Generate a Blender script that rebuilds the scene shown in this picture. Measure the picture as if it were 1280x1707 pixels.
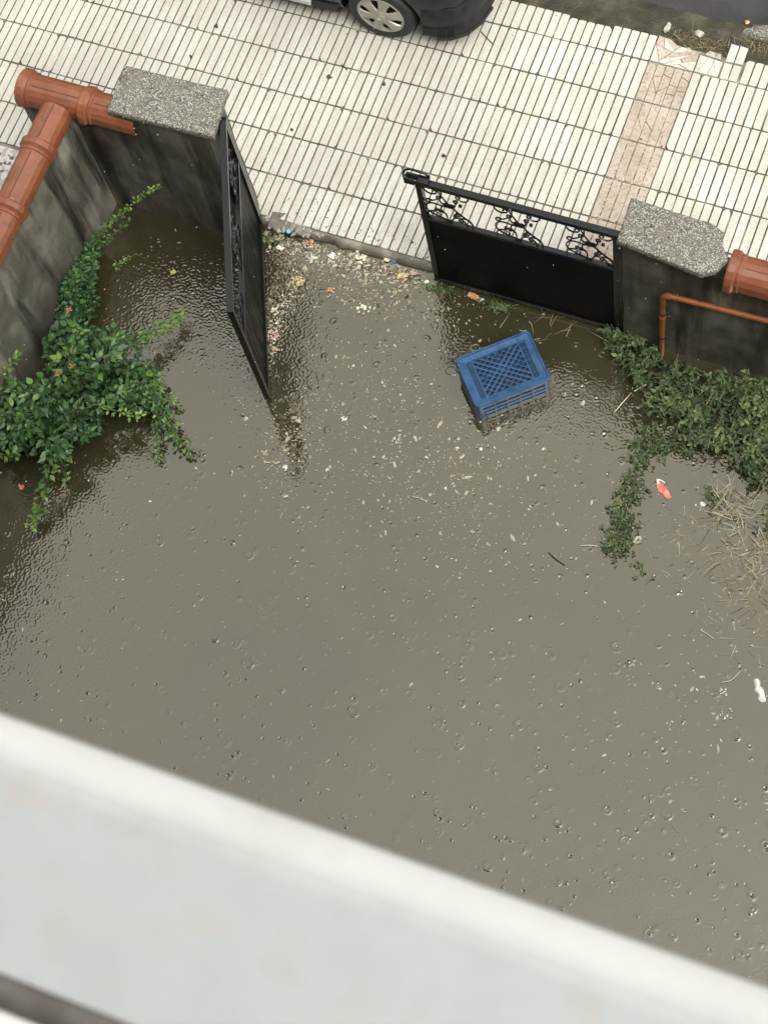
import bpy, bmesh, math, random
import numpy as np
from mathutils import Vector, Matrix, noise
random.seed(11); rng = np.random.default_rng(7)
R = math.radians
for o in list(bpy.data.objects): bpy.data.objects.remove(o)
scene = bpy.context.scene
C = scene.collection

# ------------------------------------------------------------------ camera
cam_d = bpy.data.cameras.new('camera'); cam = bpy.data.objects.new('camera', cam_d); C.objects.link(cam)
cam_d.sensor_fit = 'VERTICAL'; cam_d.sensor_height = 36.0; cam_d.sensor_width = 27.0
cam_d.lens = 67.5381
cam.matrix_world = Matrix([[0.927673, -0.290726, 0.234309, 2.624281], [0.352934, 0.88758, -0.296038, -6.496579], [-0.121902, 0.357323, 0.925992, 12.886795], [0.0, 0.0, 0.0, 1.0]])
cam_d.clip_start = 0.05; cam_d.clip_end = 400
cam_d.dof.use_dof = True; cam_d.dof.focus_distance = 13.6; cam_d.dof.aperture_fstop = 13.0
scene.camera = cam

# ------------------------------------------------------------------ sky, sun, exposure (overcast, raining)
SUN_EL, SUN_AZ = R(56), R(125)          # high behind cloud, over the right-hand end of the house
world = bpy.data.worlds.new('World'); scene.world = world; world.use_nodes = True
wn = world.node_tree; wn.nodes.clear()
wo = wn.nodes.new('ShaderNodeOutputWorld'); bg = wn.nodes.new('ShaderNodeBackground')
sky = wn.nodes.new('ShaderNodeTexSky'); sky.sky_type = 'NISHITA'; sky.sun_disc = False
sky.sun_elevation = SUN_EL; sky.sun_rotation = SUN_AZ; sky.air_density = 1.0; sky.dust_density = 6.0; sky.ozone_density = 1.0
hs = wn.nodes.new('ShaderNodeHueSaturation'); hs.inputs['Saturation'].default_value = 0.10
wn.links.new(sky.outputs[0], hs.inputs['Color']); tn = wn.nodes.new('ShaderNodeMix'); tn.data_type = 'RGBA'; tn.blend_type = 'MULTIPLY'; tn.inputs[0].default_value = 1.0; tn.inputs[7].default_value = (1.0, 0.985, 0.94, 1)   # warm grey of the cloud cover
wn.links.new(hs.outputs[0], tn.inputs[6]); wn.links.new(tn.outputs[2], bg.inputs['Color'])
bg.inputs['Strength'].default_value = 0.15
wn.links.new(bg.outputs[0], wo.inputs['Surface'])
sd = bpy.data.lights.new('sun', 'SUN'); sun = bpy.data.objects.new('sun', sd); C.objects.link(sun)
sd.energy = 0.6; sd.angle = R(165); sd.color = (1.0, 0.985, 0.89)
sdir = Vector((math.sin(SUN_AZ)*math.cos(SUN_EL), math.cos(SUN_AZ)*math.cos(SUN_EL), math.sin(SUN_EL)))
sun.rotation_euler = sdir.to_track_quat('Z', 'Y').to_euler()
scene.view_settings.view_transform = 'Standard'; scene.view_settings.look = 'None'
scene.view_settings.gamma = 1.0; scene.view_settings.use_curve_mapping = False
scene.view_settings.exposure = 1.30

# ------------------------------------------------------------------ helpers
def tag(o, label=None, cat=None, group=None, kind=None):
    if label: o['label'] = label
    if cat: o['category'] = cat
    if group: o['group'] = group
    if kind: o['kind'] = kind
    return o
def empty(name, loc=(0, 0, 0), rz=0.0):
    o = bpy.data.objects.new(name, None); C.objects.link(o); o.location = loc; o.rotation_euler = (0, 0, rz)
    o.empty_display_size = 0.1
    return o
def link_mesh(name, me, m=None, parent=None):
    o = bpy.data.objects.new(name, me); C.objects.link(o)
    if m is not None:
        for mm in (m if isinstance(m, (list, tuple)) else [m]): me.materials.append(mm)
    if parent is not None: o.parent = parent
    return o
def bobj(name, bm, m=None, parent=None, smooth=False, auto=None):
    bmesh.ops.recalc_face_normals(bm, faces=bm.faces)
    me = bpy.data.meshes.new(name); bm.to_mesh(me); bm.free()
    if smooth:
        me.polygons.foreach_set('use_smooth', [True]*len(me.polygons))
        if auto is not None:
            try: me.set_sharp_from_angle(angle=R(auto))
            except Exception: pass
    return link_mesh(name, me, m, parent)
def nobj(name, v, f, m=None, parent=None, smooth=False, tint=None):
    """numpy verts (n,3) and faces: (k,3) or (k,4) array"""
    v = np.asarray(v, np.float32); f = np.asarray(f, np.int32); k = f.shape[1]
    me = bpy.data.meshes.new(name)
    me.vertices.add(len(v)); me.vertices.foreach_set('co', v.ravel())
    me.loops.add(f.size); me.loops.foreach_set('vertex_index', f.ravel())
    me.polygons.add(len(f)); me.polygons.foreach_set('loop_start', np.arange(0, f.size, k, dtype=np.int32))
    me.polygons.foreach_set('loop_total', np.full(len(f), k, np.int32))
    if smooth: me.polygons.foreach_set('use_smooth', np.ones(len(f), bool))
    if tint is not None:
        a = me.attributes.new('tint', 'FLOAT', 'POINT'); a.data.foreach_set('value', np.asarray(tint, np.float32))
    me.update(calc_edges=True); me.validate()
    return link_mesh(name, me, m, parent)
def box(bm, x0, x1, y0, y1, z0, z1, bev=0.0, M=None):
    r = bmesh.ops.create_cube(bm, size=1.0)
    vs = r['verts']
    for v in vs:
        v.co = Vector(((x0+x1)/2+v.co.x*(x1-x0), (y0+y1)/2+v.co.y*(y1-y0), (z0+z1)/2+v.co.z*(z1-z0)))
    if bev > 0:
        es = list({e for v in vs for e in v.link_edges})
        rr = bmesh.ops.bevel(bm, geom=es, offset=bev, segments=2, affect='EDGES', profile=0.6)
        vs = list({v for f in rr['faces'] for v in f.verts} | {v for v in vs if v.is_valid})
    if M is not None:
        for v in vs: v.co = M @ v.co
    return vs
def boxo(name, x0, x1, y0, y1, z0, z1, m, parent=None, bev=0.0):
    bm = bmesh.new(); box(bm, x0, x1, y0, y1, z0, z1, bev); return bobj(name, bm, m, parent)
def tube(bm, pts, rad, seg=8, cap=True, closed=False):
    pts = [Vector(p) for p in pts]; n = len(pts); rings = []
    rads = rad if isinstance(rad, (list, tuple)) else [rad]*n
    up = None
    for i, p in enumerate(pts):
        if closed: t = pts[(i+1) % n]-pts[i-1]
        else: t = pts[min(i+1, n-1)]-pts[max(i-1, 0)]
        if t.length < 1e-9: t = Vector((0, 0, 1))
        t.normalize()
        if up is None:
            up = t.orthogonal().normalized()
        else:
            up = up-t*up.dot(t)
            up = up.normalized() if up.length > 1e-6 else t.orthogonal().normalized()
        b = t.cross(up)
        rings.append([bm.verts.new(p+(up*math.cos(a)+b*math.sin(a))*rads[i]) for a in [2*math.pi*k/seg for k in range(seg)]])
    for i in range(n if closed else n-1):
        A, B = rings[i], rings[(i+1) % n]
        for k in range(seg):
            bm.faces.new((A[k], A[(k+1) % seg], B[(k+1) % seg], B[k]))
    if cap and not closed:
        bm.faces.new(rings[0][::-1]); bm.faces.new(rings[-1])
def lathe(bm, prof, seg=32, M=None, close=False):
    """profile of (r, h) turned about local z"""
    rings = []
    for r, h in prof:
        if r < 1e-6: rings.append([bm.verts.new((0, 0, h))])
        else: rings.append([bm.verts.new((r*math.cos(2*math.pi*k/seg), r*math.sin(2*math.pi*k/seg), h)) for k in range(seg)])
    pairs = list(zip(rings, rings[1:]))
    if close: pairs.append((rings[-1], rings[0]))
    for A, B in pairs:
        for k in range(seg):
            k2 = (k+1) % seg
            if len(A) == 1 and len(B) == 1: continue
            if len(A) == 1: bm.faces.new((A[0], B[k], B[k2]))
            elif len(B) == 1: bm.faces.new((A[k], A[k2], B[0]))
            else: bm.faces.new((A[k], A[k2], B[k2], B[k]))
    if M is not None:
        for ring in rings:
            for v in ring: v.co = M @ v.co
def prism(bm, poly, z0, z1, inset=0.0, drop=0.0):
    """extruded polygon with a small chamfer round its top"""
    c = Vector((sum(p[0] for p in poly)/len(poly), sum(p[1] for p in poly)/len(poly)))
    n = len(poly)
    bot = [bm.verts.new((p[0], p[1], z0)) for p in poly]
    if inset > 0:
        mid = [bm.verts.new((p[0], p[1], z1-drop)) for p in poly]
        top = []
        for i, p in enumerate(poly):
            a = Vector(poly[i-1][:2]); b = Vector(p[:2]); d = Vector(poly[(i+1) % n][:2])
            e1 = (b-a).normalized(); e2 = (d-b).normalized()
            nrm = Vector((-(e1+e2).y, (e1+e2).x))
            if nrm.length > 1e-6: nrm.normalize()
            if nrm.dot(c-b) < 0: nrm = -nrm
            q = b+nrm*inset
            top.append(bm.verts.new((q.x, q.y, z1)))
        loops = [bot, mid, top]
    else:
        loops = [bot, [bm.verts.new((p[0], p[1], z1)) for p in poly]]
    for A, B in zip(loops, loops[1:]):
        for i in range(n):
            bm.faces.new((A[i], A[(i+1) % n], B[(i+1) % n], B[i]))
    bm.faces.new(loops[-1]); bm.faces.new(bot[::-1])

# ------------------------------------------------------------------ materials
class NT:
    def __init__(s, name):
        s.m = bpy.data.materials.new(name); s.m.use_nodes = True; s.t = s.m.node_tree
        s.b = s.t.nodes['Principled BSDF']
        g = s.t.nodes.new('ShaderNodeNewGeometry'); s.pos = g.outputs['Position']
    def link(s, a, b): s.t.links.new(a, b)
    def mp(s, sc, rot=(0, 0, 0), src=None):
        n = s.t.nodes.new('ShaderNodeMapping'); n.inputs['Scale'].default_value = sc if isinstance(sc, tuple) else (sc,)*3
        n.inputs['Rotation'].default_value = rot
        s.link(src or s.pos, n.inputs['Vector']); return n.outputs[0]
    def noise(s, scale, detail=4, rough=0.55, src=None, dist=0.0):
        n = s.t.nodes.new('ShaderNodeTexNoise'); n.inputs['Scale'].default_value = scale
        n.inputs['Detail'].default_value = detail; n.inputs['Roughness'].default_value = rough; n.inputs['Distortion'].default_value = dist
        s.link(src or s.pos, n.inputs['Vector']); return n.outputs[0]
    def voro(s, scale, src=None, feat='F1', out='Distance'):
        n = s.t.nodes.new('ShaderNodeTexVoronoi'); n.inputs['Scale'].default_value = scale; n.feature = feat
        s.link(src or s.pos, n.inputs['Vector']); return n.outputs[out]
    def ramp(s, fac, stops, interp='LINEAR'):
        n = s.t.nodes.new('ShaderNodeValToRGB'); e = n.color_ramp.elements; n.color_ramp.interpolation = interp
        while len(e) < len(stops): e.new(0.5)
        for i, (p, c) in enumerate(stops):
            e[i].position = p; e[i].color = (*c, 1) if isinstance(c, tuple) else (c, c, c, 1)
        s.link(fac, n.inputs[0]); return n.outputs[0]
    def mix(s, fac, a, b, mode='MIX'):
        n = s.t.nodes.new('ShaderNodeMix'); n.data_type = 'RGBA'; n.blend_type = mode
        for v, i in ((fac, 0), (a, 6), (b, 7)):
            if isinstance(v, bpy.types.NodeSocket): s.link(v, n.inputs[i])
            elif isinstance(v, tuple): n.inputs[i].default_value = (*v, 1)
            else: n.inputs[i].default_value = v
        return n.outputs[2]
    def math(s, op, a, b=0.0, clamp=False):
        n = s.t.nodes.new('ShaderNodeMath'); n.operation = op; n.use_clamp = clamp
        for v, i in ((a, 0), (b, 1)):
            if isinstance(v, bpy.types.NodeSocket): s.link(v, n.inputs[i])
            else: n.inputs[i].default_value = v
        return n.outputs[0]
    def attr(s, name):
        n = s.t.nodes.new('ShaderNodeAttribute'); n.attribute_name = name; return n.outputs['Fac']
    def rnd(s):
        return s.t.nodes.new('ShaderNodeObjectInfo').outputs['Random']
    def bump(s, h, strength=0.3, dist=0.01):
        n = s.t.nodes.new('ShaderNodeBump'); n.inputs['Strength'].default_value = strength; n.inputs['Distance'].default_value = dist
        s.link(h, n.inputs['Height']); s.link(n.outputs[0], s.b.inputs['Normal'])
    def set(s, **k):
        for key, v in k.items():
            i = s.b.inputs[{'col': 'Base Color', 'rough': 'Roughness', 'metal': 'Metallic', 'ior': 'IOR', 'spec': 'Specular IOR Level', 'trans': 'Transmission Weight', 'coat': 'Coat Weight', 'crough': 'Coat Roughness', 'sub': 'Subsurface Weight'}[key]]
            if isinstance(v, bpy.types.NodeSocket): s.link(v, i)
            elif isinstance(v, tuple): i.default_value = (*v, 1)
            else: i.default_value = v
        return s
M = {}
def plain(name, c1, c2, rough=0.5, scale=20, metal=0.0, bump=0.0, bscale=200, **k):
    t = NT(name); t.set(col=t.ramp(t.noise(scale), [(0.35, c1), (0.65, c2)]), rough=rough, metal=metal, **k)
    if bump: t.bump(t.noise(bscale, 3), bump, 0.002)
    M[name] = t.m; return t
# pale pavement tile, wet
t = NT('tile_concrete')
c = t.ramp(t.noise(2.2, 5, 0.6), [(0.30, (0.47, 0.46, 0.405)), (0.50, (0.585, 0.578, 0.53)), (0.72, (0.635, 0.628, 0.585))])
c = t.mix(t.math('MULTIPLY', t.rnd(), 0.45), c, (0.50, 0.475, 0.40))
c = t.mix(t.ramp(t.noise(34, 5, 0.7), [(0.52, 0.0), (0.74, 0.55)]), c, (0.27, 0.255, 0.205))
c = t.mix(t.ramp(t.noise(1.3, 6, 0.7), [(0.55, 0.0), (0.70, 0.4)]), c, (0.33, 0.285, 0.21))
c = t.mix(t.ramp(t.noise(0.55, 3), [(0.48, 0.0), (0.66, 0.65)]), c, (0.37, 0.36, 0.325))
c = t.mix(t.ramp(t.noise(1.0, 2, 0.5, src=t.mp((13.9, 2.9, 1.0))), [(0.38, 0.0), (0.75, 0.55)]), c, (0.36, 0.345, 0.29))
c = t.mix(t.ramp(t.noise(90, 3, 0.7), [(0.57, 0.0), (0.68, 0.75)]), c, (0.17, 0.155, 0.12))
sp = t.ramp(t.voro(120), [(0.10, 0.8), (0.24, 0.0)])
c = t.mix(t.math('MULTIPLY', sp, t.ramp(t.noise(60), [(0.5, 0.0), (0.62, 1.0)])), c, (0.14, 0.125, 0.10))
t.set(col=c, rough=t.ramp(t.noise(5), [(0.35, 0.38), (0.65, 0.72)])); t.bump(t.noise(160, 4, 0.65), 0.25, 0.003); M['tile'] = t.m
t = NT('tile_grime')
t.set(col=t.ramp(t.noise(9, 4), [(0.35, (0.040, 0.037, 0.027)), (0.58, (0.085, 0.078, 0.058)), (0.78, (0.26, 0.24, 0.19))]), rough=0.7); t.bump(t.noise(200), 0.4, 0.003); M['grime'] = t.m
t = NT('mortar')
t.set(col=t.ramp(t.noise(7, 5), [(0.3, (0.08, 0.072, 0.055)), (0.52, (0.16, 0.148, 0.118)), (0.72, (0.33, 0.31, 0.255))]), rough=0.75); t.bump(t.noise(150), 0.5, 0.004); M['mortar'] = t.m
t = NT('pink_tile')
c = t.ramp(t.noise(4, 5, 0.6), [(0.3, (0.31, 0.255, 0.20)), (0.5, (0.405, 0.345, 0.285)), (0.7, (0.48, 0.42, 0.36))])
c = t.mix(t.ramp(t.noise(40, 5, 0.7), [(0.50, 0.0), (0.66, 0.75)]), c, (0.15, 0.125, 0.09))
t.set(col=c, rough=0.6); t.bump(t.noise(140), 0.35, 0.004); M['pink'] = t.m
t = NT('chalky_groove')
t.set(col=t.ramp(t.noise(55, 3, 0.6), [(0.42, (0.07, 0.06, 0.042)), (0.5, (0.22, 0.19, 0.14)), (0.58, (0.60, 0.57, 0.48))]), rough=0.7); M['chalk'] = t.m
t = NT('speckled_pavement')
v = t.voro(34, out='Color'); n = t.t.nodes.new('ShaderNodeSeparateColor'); t.link(v, n.inputs[0])
t.set(col=t.ramp(n.outputs[0], [(0.0, (0.10, 0.10, 0.095)), (0.22, (0.34, 0.33, 0.30)), (0.45, (0.52, 0.50, 0.45))], 'CONSTANT'), rough=0.6); M['speckle'] = t.m
# pebble-dash cap
t = NT('pebble_concrete')
v = t.voro(125, out='Color'); n = t.t.nodes.new('ShaderNodeSeparateColor'); t.link(v, n.inputs[0])
d = t.voro(125)
c = t.ramp(n.outputs[0], [(0.0, (0.09, 0.085, 0.072)), (0.28, (0.16, 0.153, 0.128)), (0.48, (0.27, 0.262, 0.222)), (0.74, (0.52, 0.51, 0.45))], 'CONSTANT')
c = t.mix(t.ramp(d, [(0.36, 0.0), (0.6, 0.7)]), c, (0.085, 0.08, 0.064))
c = t.mix(t.ramp(t.noise(9, 4), [(0.52, 0.0), (0.66, 0.75)]), c, (0.17, 0.16, 0.13))
t.set(col=c, rough=0.55); t.bump(t.math('SUBTRACT', 1.0, d), 0.9, 0.006); M['pebble'] = t.m
# stained render on the garden walls
def render_mat(name, k, lo, hi, streak):
    t = NT(name)
    st = t.noise(1.0, 5, 0.6, src=t.mp((5.0, 5.0, 0.55)), dist=0.15)
    g = lambda c: tuple(v*k for v in c)
    c = t.ramp(t.noise(2.6, 6, 0.62), [(0.28, g((0.05, 0.047, 0.035))), (0.5, g((0.105, 0.10, 0.077))), (0.7, g((0.19, 0.182, 0.15)))])
    c = t.mix(t.ramp(t.noise(2.2, 4, src=t.mp((2.2, 2.2, 0.5))), [(0.52, 0.0), (0.70, 0.7)]), c, g((0.30, 0.28, 0.235)))
    c = t.mix(t.ramp(st, [(lo, 0.0), (hi, streak)]), c, (0.010, 0.0095, 0.0075))
    c = t.mix(t.ramp(t.noise(11, 6, 0.7), [(0.58, 0.0), (0.75, 0.4)]), c, (0.04, 0.04, 0.028))
    t.set(col=c, rough=t.ramp(t.noise(3), [(0.35, 0.45), (0.65, 0.8)]), spec=0.35); t.bump(t.noise(45, 6, 0.7), 0.35, 0.012); M[name] = t.m
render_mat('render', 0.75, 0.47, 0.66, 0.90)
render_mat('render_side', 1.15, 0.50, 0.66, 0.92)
# terracotta coloured coping
t = NT('terracotta')
c = t.ramp(t.noise(7, 4), [(0.3, (0.185, 0.055, 0.022)), (0.6, (0.25, 0.083, 0.036)), (0.8, (0.31, 0.125, 0.060))])
c = t.mix(t.ramp(t.noise(18, 5, 0.7), [(0.60, 0.0), (0.78, 0.6)]), c, (0.10, 0.035, 0.022))
c = t.mix(t.ramp(t.noise(5, 6, 0.75), [(0.52, 0.0), (0.66, 0.5)]), c, (0.12, 0.075, 0.05))
c = t.mix(t.ramp(t.noise(26, 4, 0.7), [(0.64, 0.0), (0.70, 0.6)]), c, (0.42, 0.25, 0.17))
c = t.mix(t.math('MULTIPLY', t.rnd(), 0.45), c, (0.15, 0.055, 0.032))
c = t.mix(t.ramp(t.noise(1.0, 5, 0.7, src=t.mp((9, 9, 3))), [(0.56, 0.0), (0.68, 0.55)]), c, (0.07, 0.05, 0.035))
t.set(col=c, rough=t.ramp(t.noise(9), [(0.35, 0.25), (0.7, 0.6)])); t.bump(t.noise(60), 0.12, 0.003); M['terra'] = t.m
plain('terra_groove', (0.05, 0.016, 0.01), (0.09, 0.03, 0.018), 0.6)
t = NT('orange_pvc')
c = t.ramp(t.noise(9, 4), [(0.3, (0.19, 0.055, 0.016)), (0.65, (0.27, 0.09, 0.03))])
c = t.mix(t.ramp(t.noise(22, 5, 0.75), [(0.57, 0.0), (0.66, 0.9)]), c, (0.05, 0.03, 0.018))
c = t.mix(t.ramp(t.noise(6, 5, 0.7), [(0.62, 0.0), (0.72, 0.7)]), c, (0.55, 0.42, 0.30))
t.set(col=c, rough=0.35); M['pvc'] = t.m
# black gate paint
t = NT('black_gate_paint')
st = t.noise(1.0, 4, 0.6, src=t.mp((28, 28, 1.6)))
t.set(col=t.ramp(st, [(0.35, (0.003, 0.003, 0.0035)), (0.62, (0.006, 0.006, 0.006)), (0.8, (0.020, 0.019, 0.018))]), rough=t.ramp(st, [(0.3, 0.25), (0.7, 0.5)]), spec=0.04); M['gate'] = t.m
t.bump(st, 0.15, 0.004)
plain('gate_bars', (0.003, 0.003, 0.0035), (0.006, 0.006, 0.007), 0.24, spec=0.5)
plain('rust', (0.12, 0.045, 0.02), (0.05, 0.03, 0.02), 0.8)
# blue crate plastic
t = NT('blue_plastic')
c = t.ramp(t.noise(14, 4), [(0.3, (0.013, 0.060, 0.150)), (0.7, (0.030, 0.105, 0.235))])
c = t.mix(t.ramp(t.noise(40, 4, 0.7), [(0.55, 0.0), (0.70, 0.6)]), c, (0.008, 0.026, 0.075))
t.set(col=c, rough=0.32); t.bump(t.noise(90), 0.06, 0.002); M['blue'] = t.m
plain('blue_shade', (0.003, 0.011, 0.034), (0.005, 0.018, 0.05), 0.45, 14)  # dark blue standing in for shade inside the crate
# flood water
t = NT('muddy_water')
c = t.ramp(t.noise(0.55, 4, 0.55, dist=0.6), [(0.3, (0.027, 0.023, 0.010)), (0.55, (0.040, 0.036, 0.018)), (0.75, (0.052, 0.047, 0.027))])
t.set(col=c, rough=0.03, ior=2.12); t.b.inputs['Specular Tint'].default_value = (1.0, 0.965, 0.84, 1); M['water'] = t.m
plain('mud', (0.05, 0.042, 0.03), (0.08, 0.07, 0.05), 0.8, 4)
# road
t = NT('wet_asphalt')
c = t.ramp(t.noise(2, 5), [(0.3, (0.022, 0.022, 0.022)), (0.7, (0.055, 0.055, 0.056))])
c = t.mix(t.ramp(t.voro(160), [(0.1, 0.5), (0.3, 0.0)]), c, (0.13, 0.13, 0.13))
t.set(col=c, rough=t.ramp(t.noise(1.4), [(0.4, 0.4), (0.6, 0.7)]), spec=0.3); t.bump(t.noise(180, 5, .7), 0.8, 0.008); M['asphalt'] = t.m
t = NT('mossy_gutter')
c = t.ramp(t.noise(5, 6, 0.65), [(0.3, (0.014, 0.012, 0.008)), (0.5, (0.034, 0.032, 0.017)), (0.72, (0.085, 0.08, 0.058))])
t.set(col=c, rough=0.6); t.bump(t.noise(60, 5), 0.7, 0.012); M['gutter'] = t.m
t = NT('grey_concrete')
c = t.ramp(t.noise(6, 6, 0.65), [(0.3, (0.13, 0.125, 0.105)), (0.5, (0.25, 0.24, 0.205)), (0.72, (0.40, 0.385, 0.34))])
t.set(col=c, rough=0.65); t.bump(t.noise(45, 6, 0.7), 0.7, 0.012); M['concrete'] = t.m
# leaves: 'tint' 0 dark, 1 light: leaf age and height, and shade painted inside the bush
def leafmat(name, a, b, d, rough=0.42):
    t = NT(name)
    c = t.ramp(t.attr('tint'), [(0.0, a), (0.55, b), (1.0, d)])
    c = t.mix(t.ramp(t.noise(60, 3), [(0.4, 0.0), (0.8, 0.25)]), c, b)
    t.set(col=c, rough=rough)
    tr = t.t.nodes.new('ShaderNodeBsdfTranslucent'); t.link(c, tr.inputs['Color'])
    mx = t.t.nodes.new('ShaderNodeMixShader'); mx.inputs[0].default_value = 0.22
    out = t.t.nodes['Material Output']
    t.link(t.b.outputs[0], mx.inputs[1]); t.link(tr.outputs[0], mx.inputs[2]); t.link(mx.outputs[0], out.inputs['Surface'])
    M[name] = t.m
leafmat('leaf_rose', (0.016, 0.050, 0.016), (0.068, 0.155, 0.048), (0.25, 0.39, 0.07))
leafmat('leaf_weed', (0.018, 0.037, 0.012), (0.090, 0.130, 0.052), (0.235, 0.28, 0.105), 0.5)
leafmat('straw', (0.085, 0.06, 0.03), (0.30, 0.25, 0.15), (0.60, 0.56, 0.42), 0.6)
plain('stem_green', (0.07, 0.10, 0.03), (0.13, 0.15, 0.06), 0.6)
plain('stem_brown', (0.05, 0.032, 0.02), (0.10, 0.07, 0.045), 0.7)
plain('red_shoot', (0.30, 0.12, 0.07), (0.42, 0.22, 0.14), 0.5)
leafmat('petals', (0.45, 0.38, 0.25), (0.60, 0.56, 0.45), (0.78, 0.76, 0.70), 0.7)
leafmat('grit', (0.03, 0.025, 0.018), (0.13, 0.11, 0.07), (0.42, 0.37, 0.26), 0.8)
plain('yellow_scrap', (0.42, 0.29, 0.10), (0.60, 0.53, 0.33), 0.7, 60)
plain('orange_scrap', (0.46, 0.16, 0.055), (0.58, 0.40, 0.22), 0.45, 60)
plain('cream_scrap', (0.55, 0.50, 0.38), (0.72, 0.70, 0.60), 0.7, 60)
plain('pink_scrap', (0.40, 0.15, 0.15), (0.58, 0.44, 0.39), 0.6, 50)
plain('coral_wrapper', (0.70, 0.12, 0.09), (0.78, 0.33, 0.28), 0.35, 25)
plain('white_film', (0.62, 0.62, 0.58), (0.80, 0.80, 0.77), 0.3, 30)
plain('cap_blue', (0.05, 0.36, 0.62), (0.10, 0.44, 0.68), 0.35)
plain('dull_blue', (0.05, 0.13, 0.28), (0.12, 0.22, 0.36), 0.5)
plain('silver_foil', (0.30, 0.32, 0.36), (0.6, 0.62, 0.65), 0.3)
plain('bark', (0.028, 0.022, 0.016), (0.06, 0.048, 0.036), 0.8)
plain('pale_leaf', (0.36, 0.40, 0.26), (0.52, 0.54, 0.40), 0.6, 30)
plain('dry_leaf', (0.45, 0.36, 0.16), (0.55, 0.47, 0.25), 0.6, 40)
plain('rubble', (0.22, 0.205, 0.17), (0.46, 0.44, 0.385), 0.7, 18, bump=0.4, bscale=90)
# car
t = plain('car_paint', (0.003, 0.005, 0.008), (0.005, 0.007, 0.011), 0.3, spec=0.3); t.set(coat=0.35, crough=0.05)
plain('tyre_rubber', (0.010, 0.010, 0.011), (0.020, 0.020, 0.020), 0.65, 40)
plain('hub_silver', (0.28, 0.265, 0.22), (0.40, 0.38, 0.325), 0.38, 12, metal=0.35)
plain('hub_dark', (0.008, 0.008, 0.008), (0.014, 0.014, 0.013), 0.6)
plain('bumper_plastic', (0.009, 0.0095, 0.010), (0.018, 0.0185, 0.019), 0.5, 15, spec=0.3)
plain('trim_silver', (0.45, 0.45, 0.44), (0.62, 0.62, 0.60), 0.25, 10, metal=0.6)
plain('car_glass', (0.01, 0.012, 0.013), (0.014, 0.016, 0.018), 0.05)
plain('lamp_glass', (0.55, 0.56, 0.58), (0.66, 0.67, 0.68), 0.12)
plain('lamp_red', (0.35, 0.02, 0.02), (0.42, 0.03, 0.03), 0.15)
# house
plain('house_render', (0.10, 0.095, 0.08), (0.14, 0.13, 0.11), 0.85, 3, bump=0.3)  # unseen facade made dark to deepen ripple lines and darken the yard walls
t = NT('sill_white')
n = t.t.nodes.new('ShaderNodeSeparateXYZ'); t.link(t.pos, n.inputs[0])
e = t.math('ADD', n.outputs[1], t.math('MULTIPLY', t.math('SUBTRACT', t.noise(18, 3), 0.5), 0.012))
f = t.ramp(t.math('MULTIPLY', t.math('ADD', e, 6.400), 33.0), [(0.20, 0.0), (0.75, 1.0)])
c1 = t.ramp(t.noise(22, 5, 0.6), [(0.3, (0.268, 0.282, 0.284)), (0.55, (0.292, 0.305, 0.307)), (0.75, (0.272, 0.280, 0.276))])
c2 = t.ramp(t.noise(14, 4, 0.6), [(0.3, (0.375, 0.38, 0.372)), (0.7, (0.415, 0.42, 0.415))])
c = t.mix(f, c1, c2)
c = t.mix(t.ramp(t.noise(17, 3), [(0.61, 0.0), (0.72, 0.35)]), c, (0.30, 0.25, 0.19))
c = t.mix(t.ramp(t.noise(5, 4, 0.6), [(0.5, 0.0), (0.75, 0.35)]), c, (0.25, 0.25, 0.23))
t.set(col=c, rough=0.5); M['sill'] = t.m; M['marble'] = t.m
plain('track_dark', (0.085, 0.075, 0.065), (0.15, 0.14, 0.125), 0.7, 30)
plain('frame_white', (0.48, 0.48, 0.465), (0.52, 0.52, 0.505), 0.35)
plain('street_render', (0.16, 0.15, 0.13), (0.24, 0.22, 0.19), 0.85, 3)
plain('slab', (0.25, 0.24, 0.22), (0.32, 0.31, 0.28), 0.8, 6)
t = NT('raindrop'); t.set(col=(0.9, 0.92, 0.94), rough=0.35, trans=0.7, ior=1.33); M['rain'] = t.m

# ================================================================== ground, road, gutter
T = 0.36            # pavement tile pitch
WZ = -0.072         # water level
nobj('ground', [(-80, -80, -0.40), (80, -80, -0.40), (80, 80, -0.40), (-80, 80, -0.40)], [(0, 1, 2, 3)], M['mud'])['kind'] = 'structure'
def sheet(name, x0, x1, y0, y1, z, nx, ny, amp, sc, m, fine=None):
    xs = np.linspace(x0, x1, nx); ys = np.linspace(y0, y1, ny)
    v = [(x, y, z+amp*noise.noise((x*sc, y*sc, 1.7))) for y in ys for x in xs]
    f = [(j*nx+i, j*nx+i+1, (j+1)*nx+i+1, (j+1)*nx+i) for j in range(ny-1) for i in range(nx-1)]
    o = nobj(name, v, f, m, smooth=True); o['kind'] = 'structure'; return o
sheet('road', -30, 30, 2.17, 9.5, -0.045, 240, 60, 0.012, 1.6, M['asphalt'])
sheet('gutter', -30, 30, 1.98, 2.34, -0.036, 900, 14, 0.016, 6.0, M['gutter'])
sheet('pavement', -30, -3.99, -3.6, -0.372, -0.012, 60, 10, 0.006, 2.0, M['speckle'])
sheet('far_pavement', -30, 30, 9.4, 14.0, 0.06, 60, 10, 0.006, 2.0, M['concrete'])

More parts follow.
